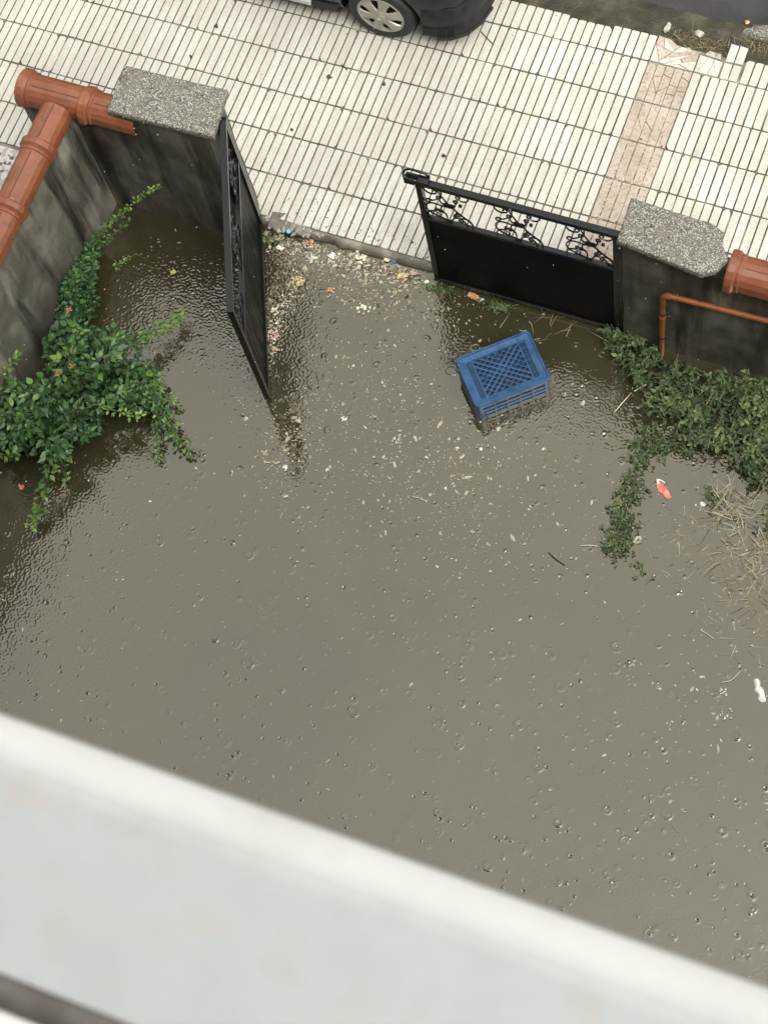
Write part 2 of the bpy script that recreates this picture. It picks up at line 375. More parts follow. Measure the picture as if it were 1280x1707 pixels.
# ================================================================== sidewalk of ribbed tiles
bm = bmesh.new(); box(bm, -30, 30, -0.383, 2.0, -0.30, -0.013)
sidewalk = bobj('sidewalk', bm, M['mortar']); sidewalk['kind'] = 'structure'
def tile_mesh(name, ly, seed, face='tile', nb=5, gap=0.0118):
    r = random.Random(seed); g = 0.0052; x0, x1 = g, T-g; y0, y1 = g, ly-g
    bm = bmesh.new()
    box(bm, x0, x1, y0, y1, -0.03, -0.009)
    for f in bm.faces: f.material_index = 1
    w = (x1-x0-gap*(nb-1))/nb
    for i in range(nb):
        a = x0+i*(w+gap)+r.uniform(-0.0012, 0.0012); b = a+w+r.uniform(-0.0012, 0.0012)
        a = max(a, x0); b = min(b, x1)
        ch = [r.uniform(0.002, 0.006) if r.random() > 0.13 else r.uniform(0.008, 0.022) for _ in range(4)]
        ya, yb = y0+r.uniform(0, 0.003), y1-r.uniform(0, 0.003)
        poly = [(a+ch[0], ya), (b-ch[1], ya), (b, ya+ch[1]*1.2), (b, yb-ch[2]*1.2), (b-ch[2], yb), (a+ch[3], yb), (a, yb-ch[3]*1.2), (a, ya+ch[0]*1.2)]
        prism(bm, poly, -0.012, r.uniform(-0.0006, 0.0008), 0.0018, 0.0015)
        if i and r.random() < 0.22:        # groove clogged with mortar
            n0 = len(bm.faces); ga, gb = a-gap-0.001, a+0.001
            box(bm, ga, gb, y0+ly*r.uniform(0, 0.5), y1-r.uniform(0, 0.3)*ly*0.5, -0.011, -0.0035)
            bm.faces.ensure_lookup_table()
            for f in bm.faces[n0:]: f.material_index = 2
    bmesh.ops.recalc_face_normals(bm, faces=bm.faces)
    me = bpy.data.meshes.new(name); bm.to_mesh(me); bm.free()
    for m in (M[face], M['chalk' if face == 'pink' else 'grime'], M['mortar']): me.materials.append(m)
    return me
full = [tile_mesh('tile', T, 100+i) for i in range(9)]
short = [tile_mesh('tile', l, 200+i) for i, l in enumerate((0.235, 0.245, 0.225, 0.24))]
pinkm = [tile_mesh('tile', T, 300+i, 'pink', 5, 0.0085) for i in range(3)]
def put_tile(me, c, r, flip=False):
    o = bpy.data.objects.new('tile', me); C.objects.link(o); o.parent = sidewalk
    ly = max(v.co.y for v in me.vertices)+0.0052 if flip else 0
    o.location = (c*T, r*T, random.uniform(-0.002, 0.0015))
    if flip: o.location.x += T; o.location.y += ly
    o.rotation_euler = (random.uniform(-0.004, 0.004), random.uniform(-0.004, 0.004), (math.pi if flip else 0)+random.uniform(-0.005, 0.005))
    return o
for r in range(-1, 6):
    for c in range(-17, 8):
        if c == 0:
            if r in (-1, 0, 1, 2): put_tile(pinkm[r % 3], c, r, r == 1)
            continue
        if r == 5:
            if c in (1,): continue
            put_tile(random.choice(short), c, r)
        else: put_tile(random.choice(full), c, r, random.random() < 0.5)
# cracked pink tiles and the broken edge at the kerb
def split(poly, n, rr):
    ps = [poly]
    def area(p): return abs(sum(p[i-1][0]*p[i][1]-p[i][0]*p[i-1][1] for i in range(len(p))))/2
    for _ in range(n):
        ps.sort(key=area); p = ps.pop()
        cx = sum(q[0] for q in p)/len(p)+rr.uniform(-0.02, 0.02); cy = sum(q[1] for q in p)/len(p)+rr.uniform(-0.02, 0.02)
        a = rr.uniform(0, math.pi); nx, ny = math.cos(a), math.sin(a); A, B = [], []
        for i in range(len(p)):
            q0, q1 = p[i], p[(i+1) % len(p)]
            d0 = (q0[0]-cx)*nx+(q0[1]-cy)*ny; d1 = (q1[0]-cx)*nx+(q1[1]-cy)*ny
            (A if d0 >= 0 else B).append(q0)
            if d0*d1 < 0:
                s = d0/(d0-d1); q = (q0[0]+(q1[0]-q0[0])*s, q0[1]+(q1[1]-q0[1])*s); A.append(q); B.append(q)
        ps += [x for x in (A, B) if len(x) >= 3 and area(x) > 0.00008]
    return ps
def shards(poly, n, seed, mats, shrink=0.0022, tilt=0.012):
    rr = random.Random(seed)
    for p in split(poly, n, rr):
        cx = sum(q[0] for q in p)/len(p); cy = sum(q[1] for q in p)/len(p)
        L = [((q[0]-cx)*(1-shrink/max(0.012, math.hypot(q[0]-cx, q[1]-cy))), (q[1]-cy)*(1-shrink/max(0.012, math.hypot(q[0]-cx, q[1]-cy)))) for q in p]
        bm = bmesh.new(); prism(bm, L, -0.03, 0.0, 0.002, 0.002)
        o = bobj('tile_fragment', bm, M[rr.choice(mats)], sidewalk)
        o.location = (cx, cy, rr.uniform(-0.006, 0.002)); o.rotation_euler = (rr.uniform(-tilt, tilt), rr.uniform(-tilt, tilt), rr.uniform(-0.02, 0.02))
def strips(x0, x1, y0, y1, nb):
    w = (x1-x0)/nb
    return [[(x0+i*w+0.001, y0), (x0+(i+1)*w-0.001, y0), (x0+(i+1)*w-0.001, y1), (x0+i*w+0.001, y1)] for i in range(nb)]
for i, p in enumerate(strips(0.004, T-0.004, 3*T+0.004, 4*T-0.004, 5)): shards(p, [0, 1, 1, 0, 2][i], 40+i, ['pink'])
for i, p in enumerate(strips(0.004, T-0.004, 4*T+0.004, 5*T-0.004, 5)): shards(p, [3, 2, 3, 2, 2][i], 50+i, ['pink'], 0.003, 0.02)
shards([(0.004, 5*T+0.01), (T-0.004, 5*T+0.004), (T-0.004, 5.52*T), (0.17, 5.56*T), (0.10, 5.68*T), (0.004, 5.70*T)], 13, 61, ['pink', 'tile', 'pink'], 0.003, 0.03)
shards([(T+0.004, 5*T+0.004), (T+0.19, 5*T+0.004), (T+0.19, 5.42*T), (T+0.004, 5.46*T)], 3, 62, ['tile'], 0.003, 0.02)
shards([(T+0.03, 5.50*T), (T+0.17, 5.46*T), (T+0.16, 5.60*T), (T+0.06, 5.62*T)], 0, 63, ['rubble'], 0.002, 0.05)
for k in range(2):
    a = T+0.205+k*0.073
    shards([(a, 5*T+0.004), (a+0.064, 5*T+0.004), (a+0.064, 5.42*T), (a, 5.42*T)], 0, 70+k, ['tile'], 0.001, 0.01)
    shards([(a, 5.46*T), (a+0.064, 5.46*T), (a+0.064, 5.9*T), (a, 5.92*T)], 0, 74+k, ['tile'], 0.001, 0.03)

def rock(name, loc, s, m, seed, parent=None, flat=0.5):
    rr = random.Random(seed); bm = bmesh.new(); bmesh.ops.create_icosphere(bm, subdivisions=2, radius=1.0)
    off = Vector((rr.uniform(0, 9), rr.uniform(0, 9), rr.uniform(0, 9)))
    for v in bm.verts:
        k = 1+0.45*noise.noise(v.co*1.3+off)+0.2*noise.noise(v.co*3.1+off)
        v.co = Vector((v.co.x*k*s[0], v.co.y*k*s[1], v.co.z*k*s[2]))
    o = bobj(name, bm, m, parent, True, 35); o.location = loc; o.rotation_euler = (0, 0, rr.uniform(0, 6)); return o
tag(rock('stone_fragment', (0.041, 2.148, -0.02), (0.055, 0.022, 0.018), M['rubble'], 1), 'long white stone chip lying in the mossy gutter', 'stone', 'loose stones at the kerb')
tag(rock('stone_fragment', (0.295, 2.162, -0.02), (0.040, 0.03, 0.018), M['rubble'], 2), 'flat pinkish stone chip among dead weeds at the kerb', 'stone', 'loose stones at the kerb')
tag(rock('stone_fragment', (0.268, 1.986, -0.01), (0.030, 0.022, 0.016), M['rubble'], 5), 'small pale stone beside the broken tile edge', 'stone', 'loose stones at the kerb')
k = rock('kerb_stone', (0.786, 2.298, -0.03), (0.17, 0.075, 0.05), M['pebble'], 3); k.rotation_euler = (0, 0, 0.05)
tag(k, 'grey speckled kerb stone at the right edge of the gutter', 'kerb stone')

# ================================================================== yard edge in the gateway
bm = bmesh.new()
nx = 60
prof = [(-0.405, -0.16), (-0.402, -0.05), (-0.392, -0.018), (-0.372, -0.008)]
rows = []
for i in range(nx+1):
    x = -2.62+3.25*i/nx
    rows.append([bm.verts.new((x, y-0.02*max(0, noise.noise((x*3, 2, 0)))-(0.07 if x < -1.75 else 0.0)*noise.noise((x*5, 7, 0))*(j < 3), z+0.006*noise.noise((x*9, y*20, 3)))) for j, (y, z) in enumerate(prof)])
for A, B in zip(rows, rows[1:]):
    for j in range(3): bm.faces.new((A[j], B[j], B[j+1], A[j+1]))
tag(bobj('threshold', bm, M['mortar'], None, True), kind='structure')
# rubble of broken mortar beside the left gate's hinge
tr = empty('broken_mortar', (-2.239, -0.408, -0.01)); tag(tr, 'crumbled grey mortar at the pavement corner beside the open gate', 'rubble')
rr = random.Random(5)
for q in ([(-.12, .10), (.02, .13), (.10, .08), (.08, -.01), (-.02, -.05), (-.11, -.02)], [(.11, .07), (.22, .03), (.24, -.03), (.10, -.02)]):
    bm = bmesh.new(); prism(bm, q, -0.04, 0.006, 0.008, 0.006); o = bobj('cement_slab', bm, M['mortar'], tr); o.rotation_euler = (0.03, 0.05, 0.0)
for i in range(46):
    u = rr.random()**1.2
    rock('mortar_chunk', (-0.10+0.42*u+rr.uniform(-.05, .05), rr.uniform(-0.05, 0.10)*(1-u)+rr.uniform(-.02, .03), 0.0), (rr.uniform(.010, .034)*(1.2-u*.6), rr.uniform(.008, .026)*(1.2-u*.6), 0.007), M['concrete' if rr.random() < .8 else 'rubble'], 400+i, tr)

# ================================================================== garden walls and pillars
def rough_box(name, x0, x1, y0, y1, z0, z1, m, parent, st=0.06, amp=0.008, sc=3.5, open_bottom=True):
    bm = bmesh.new()
    def face(o, u, v, nu, nv):
        g = [[bm.verts.new(o+u*(i/nu)+v*(j/nv)) for i in range(nu+1)] for j in range(nv+1)]
        for j in range(nv):
            for i in range(nu): bm.faces.new((g[j][i], g[j][i+1], g[j+1][i+1], g[j+1][i]))
    X, Y, Z = Vector((x1-x0, 0, 0)), Vector((0, y1-y0, 0)), Vector((0, 0, z1-z0)); O = Vector((x0, y0, z0))
    n = lambda L: max(1, int(L.length/st))
    face(O, X, Z, n(X), n(Z)); face(O+Y, X, Z, n(X), n(Z)); face(O, Y, Z, n(Y), n(Z)); face(O+X, Y, Z, n(Y), n(Z)); face(O+Z, X, Y, n(X), n(Y)); face(O, X, Y, n(X), n(Y))
    bmesh.ops.remove_doubles(bm, verts=bm.verts, dist=1e-4)
    for v in bm.verts:
        p = v.co*sc; v.co += Vector((noise.noise(p), noise.noise(p+Vector((9, 1, 4))), noise.noise(p+Vector((3, 7, 2)))*0.5))*amp
    return bobj(name, bm, m, parent, True, 50)
def coping(parent, name, a, b, r, bell=True, bell_len=0.07, loc_bell='a', cut=False, groove_at=100):
    """half-round coping piece from a to b (straight, horizontal) with a flared collar"""
    a, b = Vector(a), Vector(b); d = (b-a).normalized(); L = (b-a).length; side = Vector((0, 0, 1)).cross(d)
    def prof(rad, sk):
        p = [(-rad, -sk)]
        for k in range(0, 10):
            th = math.pi*(1-k/9); p.append((rad*math.cos(th), rad*math.sin(th)))
        p.append((rad, -sk)); return p
    st = []
    if bell: st += [(0, r+0.020), (0.012, r+0.024), (bell_len-0.018, r+0.022), (bell_len, r+0.004), (bell_len+0.012, r+0.009), (bell_len+0.026, r+0.009), (bell_len+0.032, r)]
    else: st += [(0, r)]
    st += [(L*0.6, r+0.001), (L, r)]
    bm = bmesh.new(); outer = []; inner = []
    for s, rad in st:
        outer.append([bm.verts.new(a+d*s+side*u+Vector((0, 0, w))) for u, w in prof(rad, 0.03)])
        inner.append([bm.verts.new(a+d*s+side*u+Vector((0, 0, w))) for u, w in prof(rad-0.013, 0.03)])
    n = len(outer[0])
    for i in range(len(st)-1):
        for k in range(n-1):
            bm.faces.new((outer[i][k], outer[i][k+1], outer[i+1][k+1], outer[i+1][k]))
            bm.faces.new((inner[i][k+1], inner[i][k], inner[i+1][k], inner[i+1][k+1]))
        for k in (0, n-1): bm.faces.new((outer[i][k], outer[i+1][k], inner[i+1][k], inner[i][k]))
    for e in (0, -1):
        for k in range(n-1): bm.faces.new((outer[e][k], inner[e][k], inner[e][k+1], outer[e][k+1]))
    o = bobj(name, bm, M['terra'], parent, True, 17)
    # the moulded seam along the ridge
    th = R(groove_at); s0 = (bell_len+0.045) if bell else 0.01
    bm = bmesh.new()
    base = [a+d*s+side*(math.cos(th)*(r+0.0005))+Vector((0, 0, math.sin(th)*(r+0.0005))) for s in (s0, L-0.03)]
    t_ = side*(-math.sin(th))+Vector((0, 0, math.cos(th))); nn = side*math.cos(th)+Vector((0, 0, math.sin(th)))
    vs = [bm.verts.new(p+t_*w*0.0035+nn*h) for p in base for w in (-1, 1) for h in (-0.004, 0.0008)]
    for q in ((0, 1, 3, 2), (4, 6, 7, 5), (1, 5, 7, 3), (0, 4, 5, 1), (2, 3, 7, 6), (0, 2, 6, 4)): bm.faces.new([vs[i] for i in q])
    bobj('seam', bm, M['terra_groove'], o)
    return o
PR = 0.120; PZ = 1.255
w = empty('garden_wall', (-3.6, -0.42, WZ)); tag(w, 'short stained front wall with terracotta coping in the left corner', 'wall')
def wpart(o, root): o.parent = root; o.matrix_parent_inverse = Matrix.Translation(-root.location); return o
wpart(rough_box('plaster', -4.055, -3.235, -0.566, -0.36, -0.38, 1.262, M['render'], None), w)
wpart(coping(None, 'coping_piece', (-4.04, -0.482, PZ), (-3.50, -0.482, PZ), PR+0.004, groove_at=105), w)
wpart(coping(None, 'coping_piece', (-3.53, -0.488, PZ), (-3.085, -0.488, PZ), PR+0.002, groove_at=105), w)
w2 = empty('garden_wall', (-3.7, -3.4, WZ)); tag(w2, 'long stained side wall with terracotta coping running along the left', 'wall')
wpart(rough_box('plaster', -3.82, -3.610, -6.30, -0.572, -0.38, 1.255, M['render_side'], None, 0.09), w2)
ys = [-0.60, -0.90, -1.42, -1.94, -2.46, -2.98, -3.5, -4.02, -4.54, -5.06, -5.58, -6.10]
for i, y in enumerate(ys[:-1]):
    wpart(coping(None, 'coping_piece', (-3.715, y, PZ-0.006), (-3.715, ys[i+1]-0.02, PZ-0.006), PR-0.002*(i % 2), bell=(i > 0), groove_at=82), w2)
w3 = empty('garden_wall', (2.7, -0.36, WZ)); tag(w3, 'stained front wall with terracotta coping right of the gate pillar', 'wall')
wpart(rough_box('plaster', 1.14, 4.6, -0.500, -0.330, -0.38, 1.25, M['render'], None), w3)
for i in range(4): wpart(coping(None, 'coping_piece', (1.275+0.85*i, -0.43, PZ), (2.13+0.85*i, -0.43, PZ), PR+0.008, groove_at=100), w3)
w4 = empty('garden_wall', (4.7, -3.4, WZ)); tag(w4, 'plain side wall closing the yard on the far right', 'wall')
wpart(rough_box('plaster', 4.55, 4.85, -6.3, -0.52, -0.38, 1.25, M['render'], None, 0.12), w4)

def cap(name, poly, z0, z1, seed, root):
    rr = random.Random(seed); per = []
    for i in range(len(poly)):
        a, b = Vector(poly[i]), Vector(poly[(i+1) % len(poly)]); n = max(2, int((b-a).length/0.014))
        for k in range(n): per.append(a.lerp(b, k/n))
    n = len(per); cx = sum(p.x for p in per)/n; cy = sum(p.y for p in per)/n
    bm = bmesh.new(); loops = []
    for (ins, z) in ((0.006, z0), (0.0, z0+0.012), (0.0, z1-0.014), (0.006, z1-0.004), (0.016, z1), (0.10, z1+0.002), (0.16, z1+0.002)):
        L = []
        for p in per:
            d = Vector((cx-p.x, cy-p.y)); dl = d.length; d.normalize()
            q = p+d*min(ins, dl*0.8)
            j = 0.004 if ins < 0.05 else 0.0
            q = q+Vector((noise.noise((q.x*55, q.y*55, z*60+seed)), noise.noise((q.x*55+7, q.y*55, z*60+seed))))*j
            L.append(bm.verts.new((q.x, q.y, z+0.003*noise.noise((q.x*30, q.y*30, seed)))))
        loops.append(L)
    for A, B in zip(loops, loops[1:]):
        for i in range(n): bm.faces.new((A[i], A[(i+1) % n], B[(i+1) % n], B[i]))
    bm.faces.new(loops[-1]); bm.faces.new(loops[0][::-1])
    return wpart(bobj(name, bm, M['pebble'], None, True, 40), root)
p1 = empty('gate_pillar', (-2.86, -0.42, WZ)); tag(p1, 'concrete gate pillar with pebbled cap where the open gate hangs', 'pillar', 'gate pillars')
wpart(rough_box('shaft', -3.24, -2.475, -0.568, -0.285, -0.38, 1.40, M['render'], None), p1)
cl = cap('cap', [(-3.285, -0.205), (-2.475, -0.185), (-2.425, -0.575), (-3.255, -0.590)], 1.395, 1.46, 2, p1)
p2 = empty('gate_pillar', (0.88, -0.36, WZ)); tag(p2, 'concrete gate pillar with chipped pebbled cap beside the orange pipe', 'pillar', 'gate pillars')
wpart(rough_box('shaft', 0.560, 1.150, -0.508, -0.270, -0.38, 1.385, M['render'], None), p2)
cr = cap('cap', [(0.515, -0.19), (1.10, -0.225), (1.185, -0.265), (1.205, -0.36), (1.268, -0.445), (1.225, -0.555), (1.140, -0.612), (0.525, -0.530)], 1.385, 1.45, 5, p2)
def holes(root, pts):
    for x, y, z in pts:
        bm = bmesh.new(); lathe(bm, [(0.0, 0.0025), (0.008, 0.002), (0.011, -0.004)], 8, Matrix.Translation((x, y, z))); wpart(bobj('rust_spot', bm, M['rust'], None, True), root)
holes(p1, [(-3.01, -0.331, 1.462), (-2.633, -0.284, 1.462), (-2.644, -0.457, 1.462)])
holes(p2, [(0.712, -0.36, 1.452), (0.913, -0.337, 1.452), (0.704, -0.439, 1.452), (0.85, -0.413, 1.452)])

# orange drain pipe on the right-hand wall
dp = empty('drain_pipe', (0.862, -0.545, WZ)); tag(dp, 'thin orange plastic pipe bent along the right front wall', 'pipe')
py = -0.545
def arcpts(c, r, a0, a1, n, f): return [f(c[0]+r*math.cos(a0+(a1-a0)*i/n), c[1]+r*math.sin(a0+(a1-a0)*i/n)) for i in range(n+1)]
bm = bmesh.new(); tube(bm, [(0.862, py, -0.3), (0.862, py, 0.82)], 0.021, 12); wpart(bobj('down_run', bm, M['pvc'], None, True, 50), dp)
bm = bmesh.new(); tube(bm, arcpts((0.912, 0.83), 0.05, math.pi, math.pi/2, 8, lambda a, b: (a, py, b)), 0.0255, 12); wpart(bobj('elbow', bm, M['pvc'], None, True, 50), dp)
bm = bmesh.new(); tube(bm, [(0.912, py, 0.882), (1.6, py+0.02, 0.875), (2.6, py+0.02, 0.86), (4.5, py+0.02, 0.83)], 0.021, 12); wpart(bobj('level_run', bm, M['pvc'], None, True, 50), dp)
bm = bmesh.new(); tube(bm, [(0.862, py, 0.52), (0.862, py, 0.55)], 0.0262, 12); wpart(bobj('coupling', bm, M['pvc'], None, True, 50), dp)
for z in (0.22, 0.60):
    bm = bmesh.new(); tube(bm, [(0.862, py, z-0.008), (0.862, py, z+0.008)], 0.0245, 12); box(bm, 0.885, 0.915, py-0.006, py+0.05, z-0.008, z+0.008)
    wpart(bobj('clamp', bm, M['hub_dark'], None), dp)

# ================================================================== gates
def scroll(cx, cy, r0, r1, a0, turns, n=22):
    return [(cx+(r0+(r1-r0)*i/n)*math.cos(a0+turns*2*math.pi*i/n), cy+(r0+(r1-r0)*i/n)*math.sin(a0+turns*2*math.pi*i/n)) for i in range(n+1)]
def bez(p0, p1, p2, p3, n=14):
    return [tuple((1-t)**3*p0[k]+3*(1-t)**2*t*p1[k]+3*(1-t)*t*t*p2[k]+t**3*p3[k] for k in (0, 1)) for t in [i/n for i in range(n+1)]]
def motif(w, h):
    L = []
    L.append(bez((0.30*w, h), (0.38*w, 0.66*h), (0.62*w, 0.42*h), (0.88*w, 0.22*h))+bez((0.88*w, 0.22*h), (1.0*w, 0.12*h), (1.02*w, 0.05*h), (0.98*w, 0))[1:])
    L.append(bez((0.36*w, h), (0.46*w, 0.80*h), (0.34*w, 0.66*h), (0.16*w, 0.56*h))+scroll(0.085*w, 0.52*h, 0.085*w, 0.03*w, 0.7, 0.95))
    for sx, sy in ((0, 1), (1, 1), (0, 0), (1, 0)):
        f = lambda u, v: ((1-u if sx else u)*w, (v if sy else 1-v)*h)
        c = [f(*q) for q in bez((0.02, 1.0), (-0.03, 0.84), (0.12, 0.72), (0.24, 0.80))]+[f(*q) for q in scroll(0.24, 0.86, 0.062, 0.03, -1.4, 0.8)]
        L.append(c)
        c = [f(*q) for q in bez((0.50, 0.54), (0.34, 0.50), (0.30, 0.62), (0.36, 0.70))]+[f(*q) for q in scroll(0.31, 0.70, 0.055, 0.022, 0.0, 0.9)]
        L.append(c)
    L.append(bez((0.0, 0.34*h), (0.12*w, 0.60*h), (0.34*w, 0.40*h), (0.46*w, 0.50*h)))
    L.append(bez((0.0, 0.30*h), (0.02*w, 0.10*h), (0.30*w, 0.10*h), (0.52*w, 0.02*h)))
    L.append(bez((0.52*w, 0.02*h), (0.60*w, 0.28*h), (0.80*w, 0.22*h), (0.88*w, 0.02*h)))
    L.append(bez((0.42*w, 0.02*h), (0.50*w, 0.24*h), (0.36*w, 0.34*h), (0.20*w, 0.30*h)))
    for cx in (0.46, 0.58):
        L.append(scroll(cx*w, 0.53*h, 0.055*w, 0.055*w, 0, 1.0, 14))
    return L
def gate(label, hinge, rz, L, latch=False):
    g = empty('metal_gate', hinge, rz); tag(g, label, 'gate', 'gate leaves')
    zt, zm, zb, th = 1.415, 0.93, -0.035, 0.022
    def bx(name, x0, x1, y0, y1, z0, z1, bev=0.003, m='gate_bars'):
        return boxo(name, x0, x1, y0, y1, z0, z1, M[m], g, bev)
    bx('stile', 0.0, 0.042, -th, th, zb, zt-0.046); bx('stile', L-0.042, L, -th, th, zb, zt-0.046)
    bx('hinge_post', -0.046, -0.005, -th, th, zb-0.3, zt-0.03)
    bx('top_rail', 0.0, L, -th-0.001, th+0.001, zt-0.045, zt)
    bx('middle_rail', 0.043, L-0.043, -0.018, 0.018, zm-0.035, zm)
    bx('bottom_rail', 0.043, L-0.043, -0.020, 0.020, zb, zb+0.04)
    # sheet panel with a slight dent pattern
    bm = bmesh.new(); nx, nz = 30, 18
    for sgn in (-1, 1):
        gr = [[bm.verts.new((0.043+(L-0.086)*i/nx, sgn*0.004+0.003*noise.noise((i*0.23+hinge[0], j*0.3, 5)), zb+0.041+(zm-0.036-zb-0.041)*j/nz)) for i in range(nx+1)] for j in range(nz+1)]
        for j in range(nz):
            for i in range(nx): bm.faces.new((gr[j][i], gr[j][i+1], gr[j+1][i+1], gr[j+1][i]))
    bobj('sheet_panel', bm, M['gate'], g, True)
    mw, mh = 0.345, zt-0.045-zm
    for u0 in (0.042, (L-mw)/2, L-0.042-mw):
        bm = bmesh.new()
        for c in motif(mw, mh): tube(bm, [(L-(u0+mw-u) if False else u0+mw-u, 0.0, zm+v) for u, v in c], 0.0062, 6)
        for (u, v) in ((0.5, 0.5), (0.22, 0.30), (0.78, 0.62), (0.62, 0.24)):
            box(bm, u0+mw-u*mw-0.012, u0+mw-u*mw+0.012, -0.009, 0.009, zm+v*mh-0.012, zm+v*mh+0.012, 0.003)
        bobj('scrollwork', bm, M['gate_bars'], g, True, 45)
    # corner gusset of the opening
    for xx, s in ((0.042, 1), (L-0.042, -1)):
        bm = bmesh.new(); arc = [(xx+s*0.07*(1-math.cos(a)), zm+0.07*(1-math.sin(a))) for a in [math.pi/2*k/6 for k in range(7)]]
        pts = [(xx, zm)]+arc
        A = [bm.verts.new((p[0], -0.006, p[1])) for p in pts]; B = [bm.verts.new((p[0], 0.006, p[1])) for p in pts]
        bm.faces.new(A); bm.faces.new(B[::-1])
        for i in range(len(pts)): bm.faces.new((A[i], A[(i+1) % len(pts)], B[(i+1) % len(pts)], B[i]))
        bobj('corner_plate', bm, M['gate_bars'], g)
    for z in (0.18, 1.12):
        bm = bmesh.new(); tube(bm, [(-0.014, 0, z-0.05), (-0.014, 0, z+0.05)], 0.013, 10); bobj('hinge', bm, M['gate_bars'], g, True, 50)
    if latch:
        bm = bmesh.new()
        box(bm, L-0.10, L-0.02, -0.030, 0.030, zt+0.001, zt+0.026, 0.003)
        box(bm, L-0.02, L+0.075, -0.030, -0.012, zt-0.040, zt+0.022, 0.003)
        box(bm, L+0.055, L+0.078, -0.012, 0.030, zt-0.040, zt+0.022, 0.003)
        box(bm, L+0.001, L+0.054, 0.012, 0.030, zt-0.040, zt+0.022, 0.003)
        bobj('latch_box', bm, M['gate_bars'], g)
        bm = bmesh.new(); tube(bm, [(L-0.10, -0.025, zt+0.03), (L-0.06, -0.032, zt+0.055), (L+0.05, -0.032, zt+0.060), (L+0.078, -0.02, zt+0.055), (L+0.085, 0.0, zt+0.045), (L+0.078, 0.02, zt+0.03), (L+0.05, 0.028, zt+0.026)], 0.009, 8)
        bobj('latch_handle', bm, M['gate_bars'], g, True)
    return g
gate('closed black sheet-metal gate leaf with scrollwork, latch at its free end', (0.522, -0.462, 0), math.pi, 1.468, True)
gate('open black sheet-metal gate leaf swung inward beside the left pillar', (-2.432, -0.405, 0), math.atan2(-1.795+0.405, -1.800+2.432), math.hypot(1.39, 0.632))

# ================================================================== blue crate, bottom up
cr_ = empty('plastic_crate', (-0.164, -1.113, WZ), R(41.4)); tag(cr_, 'upturned blue plastic crate standing in the flood water', 'crate')
hx, hy, H = 0.294, 0.219, 0.245
def rrect(a, b, r, n=5):
    P = []
    for cx, cy, s in ((a-r, b-r, 0), (-a+r, b-r, 1), (-a+r, -b+r, 2), (a-r, -b+r, 3)):
        for k in range(n+1):
            th = math.pi/2*(s+k/n); P.append((cx+r*math.cos(th), cy+r*math.sin(th)))
    return P
def ringwall(bm, spec):
    """closed surface through a list of (half x, half y, corner radius, z) loops"""
    loops = [[bm.verts.new((x, y, z)) for x, y in rrect(a, b, r)] for a, b, r, z in spec]
    n = len(loops[0])
    for A, B in zip(loops, loops[1:]+loops[:1]):
        for i in range(n): bm.faces.new((A[i], A[(i+1) % n], B[(i+1) % n], B[i]))
bm = bmesh.new()
ringwall(bm, [(hx, hy, 0.03, H-0.022), (hx, hy, 0.03, H-0.006), (hx-0.005, hy-0.005, 0.028, H), (hx-0.016, hy-0.016, 0.022, H), (hx-0.020, hy-0.020, 0.02, H-0.008), (hx-0.058, hy-0.055, 0.014, H-0.014), (hx-0.064, hy-0.061, 0.012, H-0.050), (hx-0.068, hy-0.065, 0.012, H-0.050), (hx-0.066, hy-0.063, 0.012, H-0.020), (hx-0.014, hy-0.014, 0.022, H-0.022)])
bobj('base_rim', bm, M['blue'], cr_, True, 30)
# recessed lattice: diagonal ribs in the middle, straight ribs at the ends
ix, iy, lz = hx-0.067, hy-0.064, H-0.026
bm = bmesh.new()
def rib(x0, y0, x1, y1, wd=0.0045, z0=None, z1=None):
    d = Vector((x1-x0, y1-y0)); L = d.length
    if L < 0.01: return
    Mx = Matrix.Translation(((x0+x1)/2, (y0+y1)/2, 0)) @ Matrix.Rotation(math.atan2(d.y, d.x), 4, 'Z')
    box(bm, -L/2, L/2, -wd/2, wd/2, z0 or lz-0.012, z1 or lz, 0, Mx)
def clip(x0, y0, dx, dy, ax, ay, bx_, by_):
    t0, t1 = -9.0, 9.0
    for p, d, lo, hi in ((x0, dx, ax, bx_), (y0, dy, ay, by_)):
        a, b = (lo-p)/d, (hi-p)/d
        if a > b: a, b = b, a
        t0, t1 = max(t0, a), min(t1, b)
    return (x0+dx*t0, y0+dy*t0, x0+dx*t1, y0+dy*t1) if t1 > t0 else None
mx = ix-0.045
for s in (1, -1):
    ang = math.atan2(iy, mx)*s; dx, dy = math.cos(ang), math.sin(ang)
    for k in range(-5, 6):
        off = k*0.036; q = clip(-dy*off, dx*off, dx, dy, -mx, -iy, mx, iy)
        if q:
            rib(*q, wd=(0.011 if abs(k) < 2 else 0.0055), z1=lz+(0.002 if s > 0 else 0.0035))
for i in range(5): rib(mx+0.006+i*0.011, -iy, mx+0.006+i*0.011, iy, 0.004)
for i in range(7): y = -iy+2*iy*i/6*0.998; rib(mx, y, ix, y, 0.005, z1=lz+0.003)
for i in range(5): rib(-mx-0.006-i*0.0105, -iy, -mx-0.006-i*0.0105, iy, 0.0045)
for x in (-mx, mx): rib(x, -iy, x, iy, 0.007, z1=lz+0.003)
rib(-mx, 0, mx, 0, 0.004); rib(0, -iy, 0, iy, 0.004)
bobj('base_lattice', bm, M['blue'], cr_)['kind'] = 'stuff'
boxo('shade_plate', -ix-0.002, ix+0.002, -iy-0.002, iy+0.002, lz-0.024, lz-0.0165, M['blue_shade'], cr_)  # dark sheet under the ribs, for the crate's shaded inside
